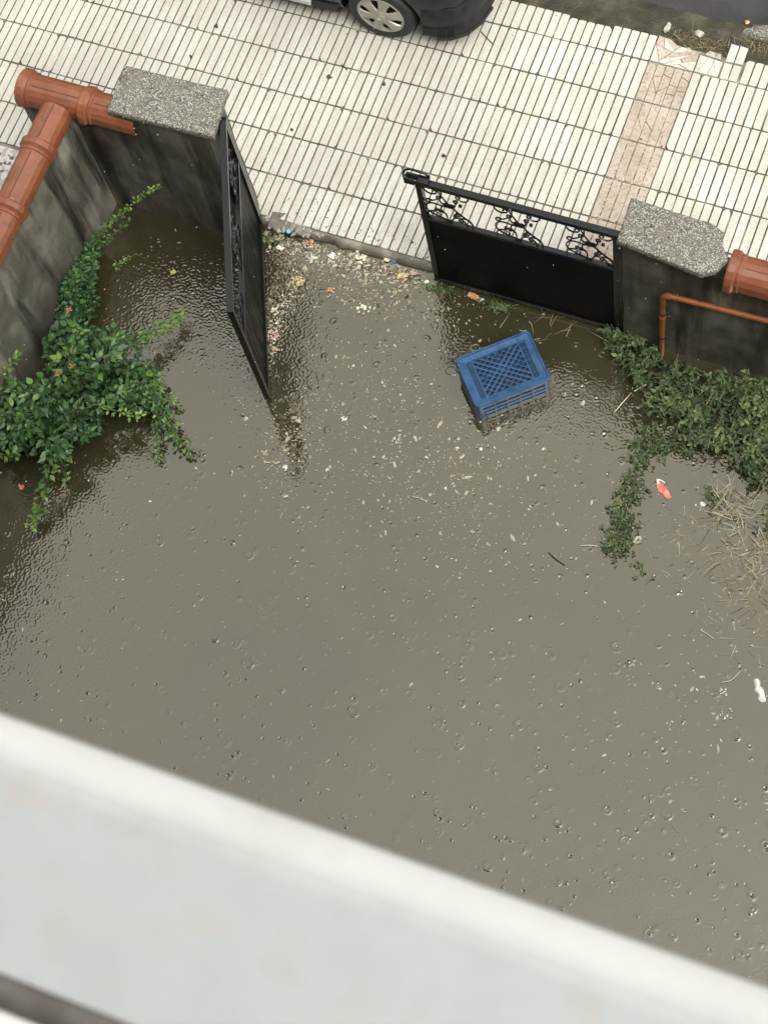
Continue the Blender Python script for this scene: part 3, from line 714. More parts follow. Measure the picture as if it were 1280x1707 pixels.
# small moulded pips on the rim
bm = bmesh.new()
for sy in (-1, 1):
    for i in range(9):
        x = -0.19+i*0.0475
        if i == 4: continue
        box(bm, x-0.010, x+0.010, sy*(hy-0.040)-0.008, sy*(hy-0.040)+0.008, H-0.014, H-0.0085, 0.001)
for sx in (-1, 1):
    for i in range(5):
        y = -0.11+i*0.055; box(bm, sx*(hx-0.040)-0.006, sx*(hx-0.040)+0.006, y-0.006, y+0.006, H-0.014, H-0.0085, 0.001)
bobj('rim_pips', bm, M['blue'], cr_)['kind'] = 'stuff'
for sy in (-1, 1):
    wpost = []
    bm = bmesh.new()
    for z0, z1 in ((0.170, 0.216), (0.110, 0.140), (0.055, 0.085), (0.0, 0.03)): box(bm, -hx+0.03, hx-0.03, sy*(hy-0.014)-0.0035, sy*(hy-0.014)+0.0035, z0, z1, 0.001)
    bobj('side_slats', bm, M['blue'], cr_)['kind'] = 'stuff'
    for i in range(6):
        x = -hx+0.045+(2*hx-0.09)*i/5
        boxo('side_post', x-0.006, x+0.006, sy*(hy-0.014)-0.007, sy*(hy-0.014)+0.007, -0.03, H-0.022, M['blue'], cr_, 0.001)
for sx in (-1, 1):
    bm = bmesh.new()
    for z0, z1 in ((0.170, 0.216), (0.110, 0.140), (0.055, 0.085), (0.0, 0.03)): box(bm, sx*(hx-0.014)-0.0035, sx*(hx-0.014)+0.0035, -hy+0.03, hy-0.03, z0, z1, 0.001)
    bobj('side_slats', bm, M['blue'], cr_)['kind'] = 'stuff'
    for i in range(5):
        y = -hy+0.045+(2*hy-0.09)*i/4
        boxo('side_post', sx*(hx-0.014)-0.007, sx*(hx-0.014)+0.007, y-0.006, y+0.006, -0.03, H-0.022, M['blue'], cr_, 0.001)
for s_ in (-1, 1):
    boxo('shade_panel', -hx+0.05, hx-0.05, s_*(hy-0.026)-0.002, s_*(hy-0.026)+0.002, -0.03, H-0.03, M['blue_shade'], cr_)  # dark backing behind the slats, in place of inner shade
    boxo('shade_panel', s_*(hx-0.026)-0.002, s_*(hx-0.026)+0.002, -hy+0.05, hy-0.05, -0.03, H-0.03, M['blue_shade'], cr_)
for sx in (-1, 1):
    for sy in (-1, 1):
        bm = bmesh.new(); tube(bm, [(sx*(hx-0.032), sy*(hy-0.032), -0.05), (sx*(hx-0.032), sy*(hy-0.032), H-0.022)], 0.02, 12); bobj('corner_post', bm, M['blue'], cr_, True, 50)
bm = bmesh.new(); ringwall(bm, [(hx-0.008, hy-0.008, 0.03, -0.09), (hx-0.008, hy-0.008, 0.03, -0.03), (hx-0.02, hy-0.02, 0.02, -0.03), (hx-0.02, hy-0.02, 0.02, -0.09)]); bobj('mouth_rim', bm, M['blue'], cr_, True, 30)

# ================================================================== parked car (front to the right), near wheels on the pavement
car = empty('parked_car', (-2.08, 1.425, 0.0)); car.rotation_euler = (R(-1.7), 0, 0)
tag(car, 'dark parked car with silver hubcap standing half on the pavement', 'car')
CW = 1.62
st = [ # x, half width, z bottom, z belt, z centre top, crown
 (0.735, 0.40, 0.30, 0.52, 0.56), (0.70, 0.56, 0.22, 0.58, 0.63), (0.62, 0.69, 0.20, 0.66, 0.71), (0.48, 0.765, 0.20, 0.72, 0.78), (0.30, 0.79, 0.20, 0.76, 0.83),
 (0.0, 0.80, 0.20, 0.80, 0.88), (-0.35, 0.805, 0.19, 0.84, 0.93), (-0.7, 0.81, 0.19, 0.87, 0.90), (-1.2, 0.81, 0.19, 0.89, 0.90), (-1.8, 0.81, 0.19, 0.91, 0.92), (-2.45, 0.80, 0.20, 0.93, 0.94), (-2.75, 0.78, 0.22, 0.93, 0.95), (-2.98, 0.73, 0.26, 0.92, 0.95), (-3.08, 0.62, 0.34, 0.88, 0.90)]
bm = bmesh.new(); rings = []
for x, hw, zb, zt, zc in st:
    half = [(hw*0.80, zb), (hw-0.035, zb+0.03), (hw-0.006, zb+0.12), (hw, (zb+zt)/2), (hw-0.012, zt-0.08), (hw-0.05, zt-0.005), (hw*0.55, (zt+zc)/2+0.015), (0.0, zc)]
    ring = [(y, z) for y, z in half]+[(-y, z) for y, z in half[-2::-1]]
    rings.append([bm.verts.new((x, CW/2+y*(-1), z)) for y, z in ring])
n = len(rings[0])
for A, B in zip(rings, rings[1:]):
    for i in range(n): bm.faces.new((A[i], B[i], B[(i+1) % n], A[(i+1) % n]))
bm.faces.new(rings[0][::-1]); bm.faces.new(rings[-1])
body = bobj('body', bm, M['car_paint'], car, True, 40)
bm = bmesh.new()
for x in (0.0, -2.45):
    for y in (-0.06, CW+0.06): lathe(bm, [(0.0, -0.27), (0.335, -0.27), (0.335, 0.27), (0.0, 0.27)], 40, Matrix.Translation((x, y, 0.29)) @ Matrix.Rotation(math.pi/2, 4, 'X'))
cut = bobj('cutter', bm); cut.parent = car
bpy.context.view_layer.update()
md = body.modifiers.new('arches', 'BOOLEAN'); md.operation = 'DIFFERENCE'; md.object = cut; md.solver = 'EXACT'
bpy.context.view_layer.update()
nm = bpy.data.meshes.new_from_object(body.evaluated_get(bpy.context.evaluated_depsgraph_get()))
body.modifiers.clear(); body.data = nm; nm.materials.clear(); nm.materials.append(M['car_paint'])
nm.polygons.foreach_set('material_index', [0]*len(nm.polygons))
bpy.data.objects.remove(cut)
# greenhouse
gh = [(-0.30, 0.74, 0.90, 0.74, 0.93), (-0.95, 0.76, 0.90, 0.60, 1.38), (-1.5, 0.77, 0.90, 0.60, 1.44), (-2.2, 0.77, 0.92, 0.59, 1.41), (-2.65, 0.75, 0.93, 0.56, 1.30), (-2.95, 0.70, 0.93, 0.62, 0.98)]
bm = bmesh.new(); rings = []
for x, h0, z0, h1, z1 in gh:
    r_ = [(h0, z0), ((h0+h1)/2+0.015, (z0+z1)/2), (h1, z1-0.03), (h1-0.10, z1), (0, z1+0.015), (-h1+0.10, z1), (-h1, z1-0.03), (-(h0+h1)/2-0.015, (z0+z1)/2), (-h0, z0)]
    rings.append([bm.verts.new((x, CW/2-y, z)) for y, z in r_])
for A, B in zip(rings, rings[1:]):
    for i in range(8): bm.faces.new((A[i], B[i], B[i+1], A[i+1]))
bm.faces.new(rings[0][::-1]); bm.faces.new(rings[-1])
bobj('cabin', bm, M['car_paint'], car, True, 40)
def pane(name, pts, m='car_glass', th=0.006, off=(0, 0, 0)):
    bm = bmesh.new(); c = [Vector(p)+Vector(off) for p in pts]; nn = (c[1]-c[0]).cross(c[2]-c[0]).normalized()*th
    A = [bm.verts.new(p+nn) for p in c]; B = [bm.verts.new(p-nn) for p in c]
    bm.faces.new(A); bm.faces.new(B[::-1])
    for i in range(len(c)): bm.faces.new((A[i], A[(i+1) % len(c)], B[(i+1) % len(c)], B[i]))
    return bobj(name, bm, M[m], car)
for s in (-1, 1):
    Y = lambda h: CW/2+s*h
    pane('side_window', [(-0.72, Y(.757), 0.95), (-1.45, Y(.775), 0.95), (-1.45, Y(.640), 1.36), (-1.02, Y(.635), 1.33)])
    pane('side_window', [(-1.52, Y(.778), 0.95), (-2.35, Y(.772), 0.96), (-2.30, Y(.640), 1.34), (-1.52, Y(.642), 1.36)])
    bm = bmesh.new(); box(bm, -0.78, -0.60, CW/2+s*0.82-0.07, CW/2+s*0.82+0.07, 0.94, 1.05, 0.03); bobj('mirror', bm, M['car_paint'], car, True)
    pane('headlight', [(0.66, Y(.44), 0.58), (0.50, Y(.70), 0.62), (0.40, Y(.74), 0.72), (0.60, Y(.50), 0.70)], 'lamp_glass', 0.012, (0.02, 0, 0.01))
    pane('tail_light', [(-3.03, Y(.58), 0.62), (-2.93, Y(.74), 0.62), (-2.93, Y(.72), 0.86), (-3.02, Y(.60), 0.86)], 'lamp_red', 0.02)
pane('windscreen', [(-0.36, CW/2-.66, 0.97), (-0.36, CW/2+.66, 0.97), (-0.90, CW/2+.55, 1.345), (-0.90, CW/2-.55, 1.345)], th=0.012)
pane('rear_window', [(-2.93, CW/2-.55, 1.02), (-2.93, CW/2+.55, 1.02), (-2.69, CW/2+.50, 1.27), (-2.69, CW/2-.50, 1.27)], th=0.012)
def sweep_band(name, plan, secs, m):
    """band that follows a plan outline; secs gives (offset outward, z)"""
    bm = bmesh.new(); P = [Vector(p) for p in plan]; R_ = []
    for i, p in enumerate(P):
        t_ = (P[min(i+1, len(P)-1)]-P[max(i-1, 0)]).normalized(); nn = Vector((t_.y, -t_.x))
        R_.append([bm.verts.new((p.x+nn.x*o, p.y+nn.y*o, z)) for o, z in secs])
    k = len(secs)
    for A, B in zip(R_, R_[1:]):
        for i in range(k): bm.faces.new((A[i], A[(i+1) % k], B[(i+1) % k], B[i]))
    bm.faces.new(R_[0]); bm.faces.new(R_[-1][::-1])
    return bobj(name, bm, m, car, True, 35)
half = [(0.345, 0.045), (0.45, 0.055), (0.55, 0.085), (0.635, 0.15), (0.695, 0.26), (0.73, 0.42), (0.745, 0.62), (0.748, 0.81)]
plan = half+[(x, CW-y) for x, y in half[-2::-1]]
bp_ = sweep_band('front_bumper', plan, [(-0.05, 0.185), (0.030, 0.17), (0.050, 0.185), (0.040, 0.24), (0.030, 0.27), (0.042, 0.30), (0.040, 0.42), (0.015, 0.47), (-0.06, 0.47)], M['bumper_plastic'])
for i in range(9):    # moulded ribs at the corner
    x = 0.37+0.028*i; y = 0.012+max(0, (x-0.45))**2*1.6
    boxo('bumper_rib', x-0.003, x+0.003, y-0.006, y+0.02, 0.19, 0.255, M['bumper_plastic'], car)
sweep_band('splash_lip', plan[1:6], [(0.045, 0.150), (0.062, 0.150), (0.062, 0.178), (0.045, 0.178)], M['hub_dark'])
rear = [(-2.80, 0.05), (-2.95, 0.10), (-3.05, 0.24), (-3.10, 0.5), (-3.11, 0.81)]
sweep_band('rear_bumper', [(x, CW-y) for x, y in rear[:-1]]+[(x, y) for x, y in rear[::-1]], [(-0.04, 0.25), (0.03, 0.24), (0.04, 0.42), (0.015, 0.48), (-0.05, 0.48)], M['bumper_plastic'])
for yy in (0.012, CW-0.012):
    boxo('sill_strip', -2.02, -0.60, yy-0.018, yy+0.018, 0.195, 0.250, M['trim_silver'], car, 0.012)
    boxo('sill_end', -0.597, -0.37, yy-0.015, yy+0.015, 0.19, 0.255, M['bumper_plastic'], car, 0.012)
def wheel(x, y, s):
    wz = 0.285
    Mt = Matrix.Translation((x, y, wz)) @ Matrix.Rotation(math.pi/2*s, 4, 'X')       # local z points outward
    wroot = empty('wheel'); wroot.parent = car; wroot.matrix_local = Mt
    def wb(name, bm, m, ang=35): return bobj(name, bm, M[m], wroot, True, ang)
    bm = bmesh.new(); lathe(bm, [(0.195, -0.085), (0.262, -0.088), (0.280, -0.07), (0.285, -0.02), (0.285, 0.03), (0.279, 0.066), (0.262, 0.083), (0.225, 0.088), (0.198, 0.080), (0.19, 0.0)], 56, close=True); wb('tyre', bm, 'tyre_rubber', 40)
    bm = bmesh.new(); lathe(bm, [(0.0, 0.030), (0.190, 0.030), (0.198, 0.045), (0.198, 0.02), (0.0, 0.02)], 40); wb('rim', bm, 'hub_dark')
    # six-spoke hubcap: ring, spokes, boss
    bm = bmesh.new(); lathe(bm, [(0.200, 0.074), (0.197, 0.085), (0.186, 0.087), (0.176, 0.080), (0.172, 0.060), (0.200, 0.060)], 56, close=True); hc = wb('hubcap', bm, 'hub_silver')
    for k in range(6):
        a = k*math.pi/3+0.25
        bm = bmesh.new(); L = []
        for r_, w_, z_ in ((0.045, 0.042, 0.098), (0.09, 0.036, 0.095), (0.135, 0.044, 0.089), (0.178, 0.066, 0.081)):
            L.append([bm.verts.new((r_, -w_, z_-0.012)), bm.verts.new((r_, -w_*0.86, z_)), bm.verts.new((r_, w_*0.86, z_)), bm.verts.new((r_, w_, z_-0.012)), bm.verts.new((r_, 0, z_-0.03))])
        for A, B in zip(L, L[1:]):
            for i in range(5): bm.faces.new((A[i], A[(i+1) % 5], B[(i+1) % 5], B[i]))
        bm.faces.new(L[0]); bm.faces.new(L[-1][::-1])
        for v in bm.verts: v.co = Matrix.Rotation(a, 4, 'Z') @ v.co
        sp_ = bobj('spoke', bm, M['hub_silver'], hc, True, 35)
    bm = bmesh.new(); lathe(bm, [(0.0, 0.104), (0.012, 0.104), (0.014, 0.101), (0.024, 0.101), (0.027, 0.106), (0.034, 0.105), (0.040, 0.100), (0.060, 0.099), (0.066, 0.090), (0.066, 0.07)], 36); bobj('boss', bm, M['hub_silver'], hc, True, 30)
for x in (0.0, -2.45): wheel(x, 0.088, 1); wheel(x, CW-0.088, -1)

# ================================================================== house the picture is taken from
hs_ = empty('house', (2.6, -8.0, WZ)); tag(hs_, 'house with a white marble sill running along the bottom of the view', 'house')
SZ = 11.94
def hp(name, x0, x1, y0, y1, z0, z1, m, bev=0.0): return wpart(boxo(name, x0, x1, y0, y1, z0, z1, M[m], None, bev), hs_)
hp('wall', -9, 12, -9.6, -6.455, -0.39, 10.80, 'house_render')
hp('parapet', -9, 12, -6.60, -6.425, 10.80, SZ-0.05, 'house_render')
hp('balcony_floor', -9, 12, -9.6, -6.605, 10.80, 10.86, 'slab')
hp('back_wall', -9, 12, -9.6, -8.0, 10.86, 14.0, 'house_render')
hp('roof', -9.2, 12.2, -9.8, -7.6, 14.0, 14.2, 'slab')
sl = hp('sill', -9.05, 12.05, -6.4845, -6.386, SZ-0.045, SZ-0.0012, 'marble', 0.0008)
bm = bmesh.new(); L = []
prof = [(-6.3875, -0.045), (-6.3625, -0.045), (-6.3600, -0.030), (-6.3605, -0.012), (-6.3632, -0.003), (-6.368, 0.0), (-6.379, 0.0), (-6.3865, -0.0008)]
for i in range(201):
    x = -9.05+21.1*i/200; L.append([bm.verts.new((x, y, SZ+z)) for y, z in prof])
for A, B in zip(L, L[1:]):
    for i in range(len(prof)): bm.faces.new((A[i], A[(i+1) % len(prof)], B[(i+1) % len(prof)], B[i]))
bm.faces.new(L[0]); bm.faces.new(L[-1][::-1])
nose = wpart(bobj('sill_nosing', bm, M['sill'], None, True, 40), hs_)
hp('track', -9.05, 12.05, -6.5005, -6.4848, SZ-0.05, SZ-0.022, 'track_dark')
hp('inner_rail', -9.05, 12.05, -6.560, -6.5008, SZ-0.05, SZ+0.004, 'frame_white', 0.004)

# ================================================================== unseen houses added to block the low sky
def added_house(x0, x1, y0, y1, h, facing, label):
    g = empty('house', ((x0+x1)/2, (y0+y1)/2, -0.38)); tag(g, label, 'house', 'unseen houses added to block low sky')
    P = lambda name, *q: wpart(boxo(name, *q[:6], M[q[6]], None), g)
    P('wall', x0, x1, y0, y1, -0.39, h, 'street_render'); P('roof', x0-.35, x1+.35, y0-.35, y1+.35, h+.002, h+.3, 'slab')
    n = int((x1-x0)/2.4)
    for f in range(int(h/3)):
        for k in range(n):
            cx = x0+(k+.5)*(x1-x0)/n; z = .9+f*3.0
            ya, yb = (y0-.03, y0+.01) if facing < 0 else (y1-.01, y1+.03)
            w_ = P('window', cx-.55, cx+.55, ya, yb, z, z+1.35, 'car_glass')
    return g
added_house(-14, -1, 11.0, 20.0, 16.5, -1, 'left one of two unseen houses opposite, added to block low sky')
added_house(0.5, 15, 11.0, 20.0, 15.5, -1, 'right one of two unseen houses opposite, added to block low sky')
added_house(-24, -11.5, -10, -3.2, 11.5, 1, 'unseen house beyond the left wall, added to block low sky')
added_house(14.5, 27, -10, -3.2, 9.0, 1, 'unseen house beyond the right wall, added to block low sky')

# ================================================================== flood water: real height field of raindrop rings
dx = 0.0056
xs = np.concatenate([np.linspace(-3.62, -3.60, 2), np.arange(-3.594, 3.05, dx), np.linspace(3.1, 4.6, 20)])
ys_ = np.concatenate([np.linspace(-6.5, -4.95, 20), np.arange(-4.9, -0.36, dx)])
i0, j0 = 2, 20; NXd = len(np.arange(-3.594, 3.05, dx)); NYd = len(np.arange(-4.9, -0.36, dx))
Hf = np.zeros((NYd, NXd), np.float32)
gx = np.arange(-3.594, 3.05, dx)[:NXd]; gy = np.arange(-4.9, -0.36, dx)[:NYd]
def stamp(x, y, rmax, fn):
    a, b = np.searchsorted(gx, [x-rmax, x+rmax]); c, d = np.searchsorted(gy, [y-rmax, y+rmax])
    if b-a < 2 or d-c < 2: return
    D = np.hypot(gx[None, a:b]-x, gy[c:d, None]-y)
    Hf[c:d, a:b] += fn(D)
def agitation(x, y):
    """where rain comes off walls, gate and plants the surface is busier"""
    g = 0.05
    g += 0.95*math.exp(-((x+2.05)**2/0.30+(y+1.15)**2/0.55))      # both sides of the open gate
    g += 0.80*math.exp(-((x+2.9)**2/0.35+(y+1.15)**2/0.30))
    g += 0.55*math.exp(-((x+2.6)**2/0.5+(y+2.9)**2/0.25))
    g += 0.70*math.exp(-((x-0.35)**2/0.20+(y+1.25)**2/0.20))
    g += 0.60*math.exp(-((x+0.75)**2/0.06+(y+0.75)**2/0.10))
    g += 0.45*math.exp(-((x-1.4)**2/0.25+(y+1.2)**2/0.05))
    g += 0.60*math.exp(-((x+3.0)**2/0.8+(y+4.0)**2/0.6))
    g += 0.12*math.exp(-(y+4.9)**2/0.25)
    return min(g, 1.0)
cnt = 0
while cnt < 6000:
    x = random.uniform(-3.6, 3.05); y = random.uniform(-4.9, -0.36); ag = agitation(x, y)
    if random.random() > ag: continue
    cnt += 1
    r0 = random.uniform(0.012, 0.075); A = random.uniform(0.00025, 0.00065)*(0.35+0.9*ag); lam = random.uniform(0.018, 0.032)
    stamp(x, y, r0+0.05, lambda D: A*np.cos((D-r0)*2*math.pi/lam)*np.exp(-((D-r0)/(0.6*lam))**2))
for _ in range(1500):        # single fresh impacts all over
    x = random.uniform(-3.6, 3.05); y = random.uniform(-4.9, -0.36)
    k = random.random()
    if k < 0.70:            # small crater or jet
        A = random.choice((-1, 1))*random.uniform(0.0025, 0.0080); s = random.uniform(0.0048, 0.0070)
        stamp(x, y, 0.035, lambda D: A*np.exp(-(D/s)**2))
    if k > 0.35:            # thin rings
        for q in range(random.choice((1, 1, 2))):
            r0 = random.uniform(0.006, 0.022)+q*0.014; A = random.uniform(0.0012, 0.0040); s = 0.0054
            th0 = random.uniform(0, 6.28)
            a, b = np.searchsorted(gx, [x-r0-.03, x+r0+.03]); c, d = np.searchsorted(gy, [y-r0-.03, y+r0+.03])
            if b-a > 2 and d-c > 2:
                DX = gx[None, a:b]-x; DY = gy[c:d, None]-y; D = np.hypot(DX, DY); W_ = 0.55+0.45*np.cos(np.arctan2(DY, DX)-th0)
                Hf[c:d, a:b] += A*W_*np.exp(-((D-r0)/s)**2)
X, Y = np.meshgrid(gx, gy)
for _ in range(26):         # faint wind chop
    a = rng.uniform(0, 6.28); kk = rng.uniform(12, 60); Hf += (0.0028/kk)*np.sin((X*math.cos(a)+Y*math.sin(a))*kk+rng.uniform(0, 6.28))*0.5
Z = np.zeros((len(ys_), len(xs)), np.float32); Z[j0:j0+NYd, i0:i0+NXd] = Hf[:len(ys_)-j0, :]
XX, YY = np.meshgrid(xs, ys_)
V = np.stack([XX, YY, Z+WZ], -1).reshape(-1, 3); nxx = len(xs)
idx = np.arange(len(xs)*len(ys_)).reshape(len(ys_), len(xs))
F = np.stack([idx[:-1, :-1], idx[:-1, 1:], idx[1:, 1:], idx[1:, :-1]], -1).reshape(-1, 4)
wat = nobj('water', V, F, M['water'], smooth=True); wat['kind'] = 'structure'

# ================================================================== foliage helpers
LEAF = np.array([(0, 0, 0), (-0.27, 0.24, 0.07), (0.27, 0.24, 0.07), (-0.32, 0.50, 0.06), (0.32, 0.50, 0.06), (-0.17, 0.80, -0.01), (0.17, 0.80, -0.01), (0, 1.06, -0.12), (0, 0.28, -0.03), (0, 0.58, -0.06)], np.float32)
LF = np.array([(0, 8, 1), (0, 2, 8), (1, 8, 3), (8, 9, 3), (2, 4, 8), (8, 4, 9), (3, 9, 5), (4, 6, 9), (5, 9, 7), (9, 6, 7)], np.int32)
class Foliage:
    def __init__(s): s.v = []; s.f = []; s.t = []; s.n = 0
    def leaf(s, p, d, size, tint, up=(0, 0, 1), wid=1.0, roll=0.0):
        d = Vector(d).normalized(); u = Vector(up); u = u-d*u.dot(d)
        u = u.normalized() if u.length > 1e-4 else d.orthogonal().normalized()
        if roll: u = Matrix.Rotation(roll, 3, d) @ u
        b = d.cross(u)
        Mx = np.array([b*wid, d, u], np.float32)*size
        s.v.append(LEAF @ Mx+np.array(p, np.float32)); s.f.append(LF+s.n); s.t.append(np.full(len(LEAF), tint, np.float32)); s.n += len(LEAF)
    def blade(s, p, d, L, w, tint, bend=0.4):
        """a narrow grass blade in three pieces"""
        d = Vector(d).normalized(); side = d.cross(Vector((0, 0, 1)))
        side = side.normalized() if side.length > 1e-3 else Vector((1, 0, 0))
        q = Vector(p); dd = d.copy(); P = []
        for k in range(4):
            ww = w*(1, 0.85, 0.55, 0.06)[k]; P += [q-side*ww/2, q+side*ww/2]
            dd = (dd+Vector((0, 0, -bend/3))+Vector((random.uniform(-.3, .3), random.uniform(-.3, .3), 0))).normalized(); q = q+dd*(L/3)
            if q.z < WZ+0.004: q.z = WZ+0.004
        s.v.append(np.array([tuple(x) for x in P], np.float32)); s.f.append(np.array([(0, 1, 3), (0, 3, 2), (2, 3, 5), (2, 5, 4), (4, 5, 7), (4, 7, 6)], np.int32)+s.n); s.t.append(np.full(8, tint, np.float32)); s.n += 8
    def build(s, name, m, parent=None):
        o = nobj(name, np.concatenate(s.v), np.concatenate(s.f), m, None, True, np.concatenate(s.t)); o['kind'] = 'stuff'
        return wpart(o, parent) if parent else o
def catmull(P, n):
    P = [Vector(p) for p in P]; P = [P[0]*2-P[1]]+P+[P[-1]*2-P[-2]]; out = []
    for i in range(1, len(P)-2):
        for k in range(n):
            t = k/n; a, b, c, d = P[i-1:i+3]
            out.append(0.5*((2*b)+(c-a)*t+(2*a-5*b+4*c-d)*t*t+(3*b-a-3*c+d)*t**3))
    out.append(P[-2]); return out
def stem_leaves(F, path, size, dens, t0, t1, spread, rr, keepup=0.5, pend=0.0):
    """pairs of leaflets along a stem; younger and lighter to the tip"""
    L = sum((path[i+1]-path[i]).length for i in range(len(path)-1)); n = max(2, int(L*dens))
    for i in range(n):
        u = (i+rr.random())/n; k = min(int(u*(len(path)-1)), len(path)-2); f = u*(len(path)-1)-k
        p = path[k].lerp(path[k+1], f); d = (path[k+1]-path[k]).normalized()
        a = rr.uniform(0, 6.28); o = Vector((math.cos(a), math.sin(a), rr.uniform(-0.3, 0.7)))
        ld = (d*0.45+o*0.8).normalized(); ld.z = ld.z*0.5-pend
        q = p+o.normalized()*rr.uniform(0, spread)*(1.0-0.55*u)
        if q.z < WZ+0.008: q.z = WZ+0.008+rr.random()*0.03
        up = Vector((rr.gauss(0, 0.6), rr.gauss(0, 0.6), 1))
        F.leaf(q, ld, size*rr.choice((0.7, 0.9, 1.0, 1.25, 1.5))*(1.0-0.3*u), min(1, max(0, t0+(t1-t0)*u+rr.gauss(0, 0.17))), up, rr.uniform(0.75, 1.2))

# ================================================================== rose bush on the left
rr = random.Random(21)
bush = empty('rose_bush', (-3.405, -2.204, -0.07)); tag(bush, 'dense green rose bush spilling from the left wall over the water', 'bush')
F = Foliage()
BR = [ # px paths turned into places: (path, leaf size, leaves per metre, tint from, tint to, spread)
 ([(-3.469, -2.444, -0.05), (-3.251, -2.306, 0.35), (-3.129, -2.11, 0.55), (-3.153, -1.898, 0.62)], .060, 190, .30, .55, .17),
 ([(-3.469, -2.444, -0.05), (-3.077, -2.25, 0.35), (-2.894, -2.062, 0.5), (-2.908, -1.862, 0.5)], .058, 190, .25, .50, .16),
 ([(-3.469, -2.444, -0.05), (-3.086, -2.484, 0.3), (-2.843, -2.329, 0.35), (-2.729, -2.116, 0.3)], .054, 190, .22, .45, .15),
 ([(-3.469, -2.444, -0.05), (-3.281, -2.569, 0.35), (-3.382, -2.672, 0.5), (-3.577, -2.734, 0.5)], .056, 210, .30, .55, .16),
 ([(-3.469, -2.444, -0.05), (-3.328, -2.612, 0.3), (-3.317, -2.764, 0.42), (-3.408, -2.888, 0.35)], .056, 210, .28, .50, .15),
 ([(-3.469, -2.444, -0.05), (-3.179, -2.643, 0.25), (-3.041, -2.747, 0.3), (-2.982, -2.768, 0.22)], .055, 190, .25, .50, .13),
 ([(-3.469, -2.444, -0.05), (-3.027, -2.572, 0.2), (-2.887, -2.552, 0.2)], .052, 170, .15, .35, .12),
 ([(-3.369, -2.222, 0.1), (-3.382, -2.066, 0.2), (-3.44, -1.926, 0.3)], .055, 200, .08, .30, .12),
 ([(-3.206, -1.936, 0.05), (-2.954, -1.993, 0.22), (-2.811, -1.99, 0.2)], .050, 190, .15, .35, .12),
 ([(-3.329, -2.266, 0.0), (-3.059, -2.2, 0.15), (-2.819, -2.175, 0.15), (-2.682, -2.22, 0.12)], .048, 200, .10, .35, .12),
 ([(-3.58, -2.503, 0.0), (-3.542, -2.476, 0.3), (-3.49, -2.405, 0.4)], .054, 200, .25, .60, .11),
 ([(-3.233, -2.327, 0.3), (-3.29, -2.456, 0.48), (-3.442, -2.489, 0.5)], .055, 170, .40, .60, .11),
 # arm to the upper right
 ([(-3.045, -1.906, 0.3), (-2.929, -1.803, 0.25), (-2.82, -1.649, 0.16), (-2.726, -1.494, 0.1), (-2.676, -1.372, 0.06)], .040, 330, .30, .85, .095),
 ([(-3.042, -1.776, 0.25), (-2.901, -1.784, 0.2), (-2.807, -1.668, 0.08)], .040, 240, .25, .65, .075),
 # drooping arm to the right
 ([(-2.811, -1.99, 0.2), (-2.637, -2.071, 0.16), (-2.474, -2.196, 0.1), (-2.331, -2.306, 0.05), (-2.18, -2.387, 0.0)], .034, 380, .35, .70, .10),
 ([(-2.861, -1.81, 0.12), (-2.721, -1.913, 0.1), (-2.584, -2.058, 0.06), (-2.46, -2.031, 0.0)], .032, 300, .35, .75, .085),
 ([(-2.559, -2.172, 0.1), (-2.479, -2.319, 0.03), (-2.406, -2.524, -0.03)], .030, 260, .35, .75, .06),
 ([(-2.859, -2.354, 0.34), (-2.71, -2.357, 0.34), (-2.606, -2.341, 0.3), (-2.541, -2.321, 0.28)], .042, 110, .85, 1.0, .03),
 # arm hanging down towards the house
 ([(-3.071, -2.682, 0.3), (-3.054, -2.843, 0.28), (-3.051, -2.982, 0.2), (-3.051, -3.124, 0.12), (-3.064, -3.234, 0.05), (-3.101, -3.341, 0.0)], .052, 150, .35, .92, .055),
 ([(-3.07, -2.753, 0.12), (-3.025, -2.839, 0.06), (-2.981, -2.9, 0.0)], .034, 150, .45, .70, .05),
 ([(-3.491, -2.946, 0.25), (-3.408, -2.909, 0.25), (-3.339, -2.884, 0.22)], .045, 160, .60, .85, .05),
 # shoot at the left edge of the wall
 ([(-3.655, -2.488, 0.25), (-3.574, -2.405, 0.45), (-3.507, -2.33, 0.6), (-3.44, -2.273, 0.7)], .034, 130, .60, .95, .035),
]
stems = bmesh.new()
for P, sz, dn, t0, t1, sp_ in BR:
    path = catmull(P, 8); tube(stems, path, [0.007*(1-0.75*i/len(path)) for i in range(len(path))], 5)
    stem_leaves(F, path, sz, dn*0.78, t0, t1, sp_, rr)
for P in ([(-3.209, -2.171, 0.52), (-3.226, -2.166, 0.6)], ):
    F.leaf(P[0], (-0.9, 0.1, 0.05), 0.085, 0.95, (0, 0.2, 1)); F.leaf(P[0], (-0.4, 0.6, 0.05), 0.07, 0.85, (0, 0.2, 1))
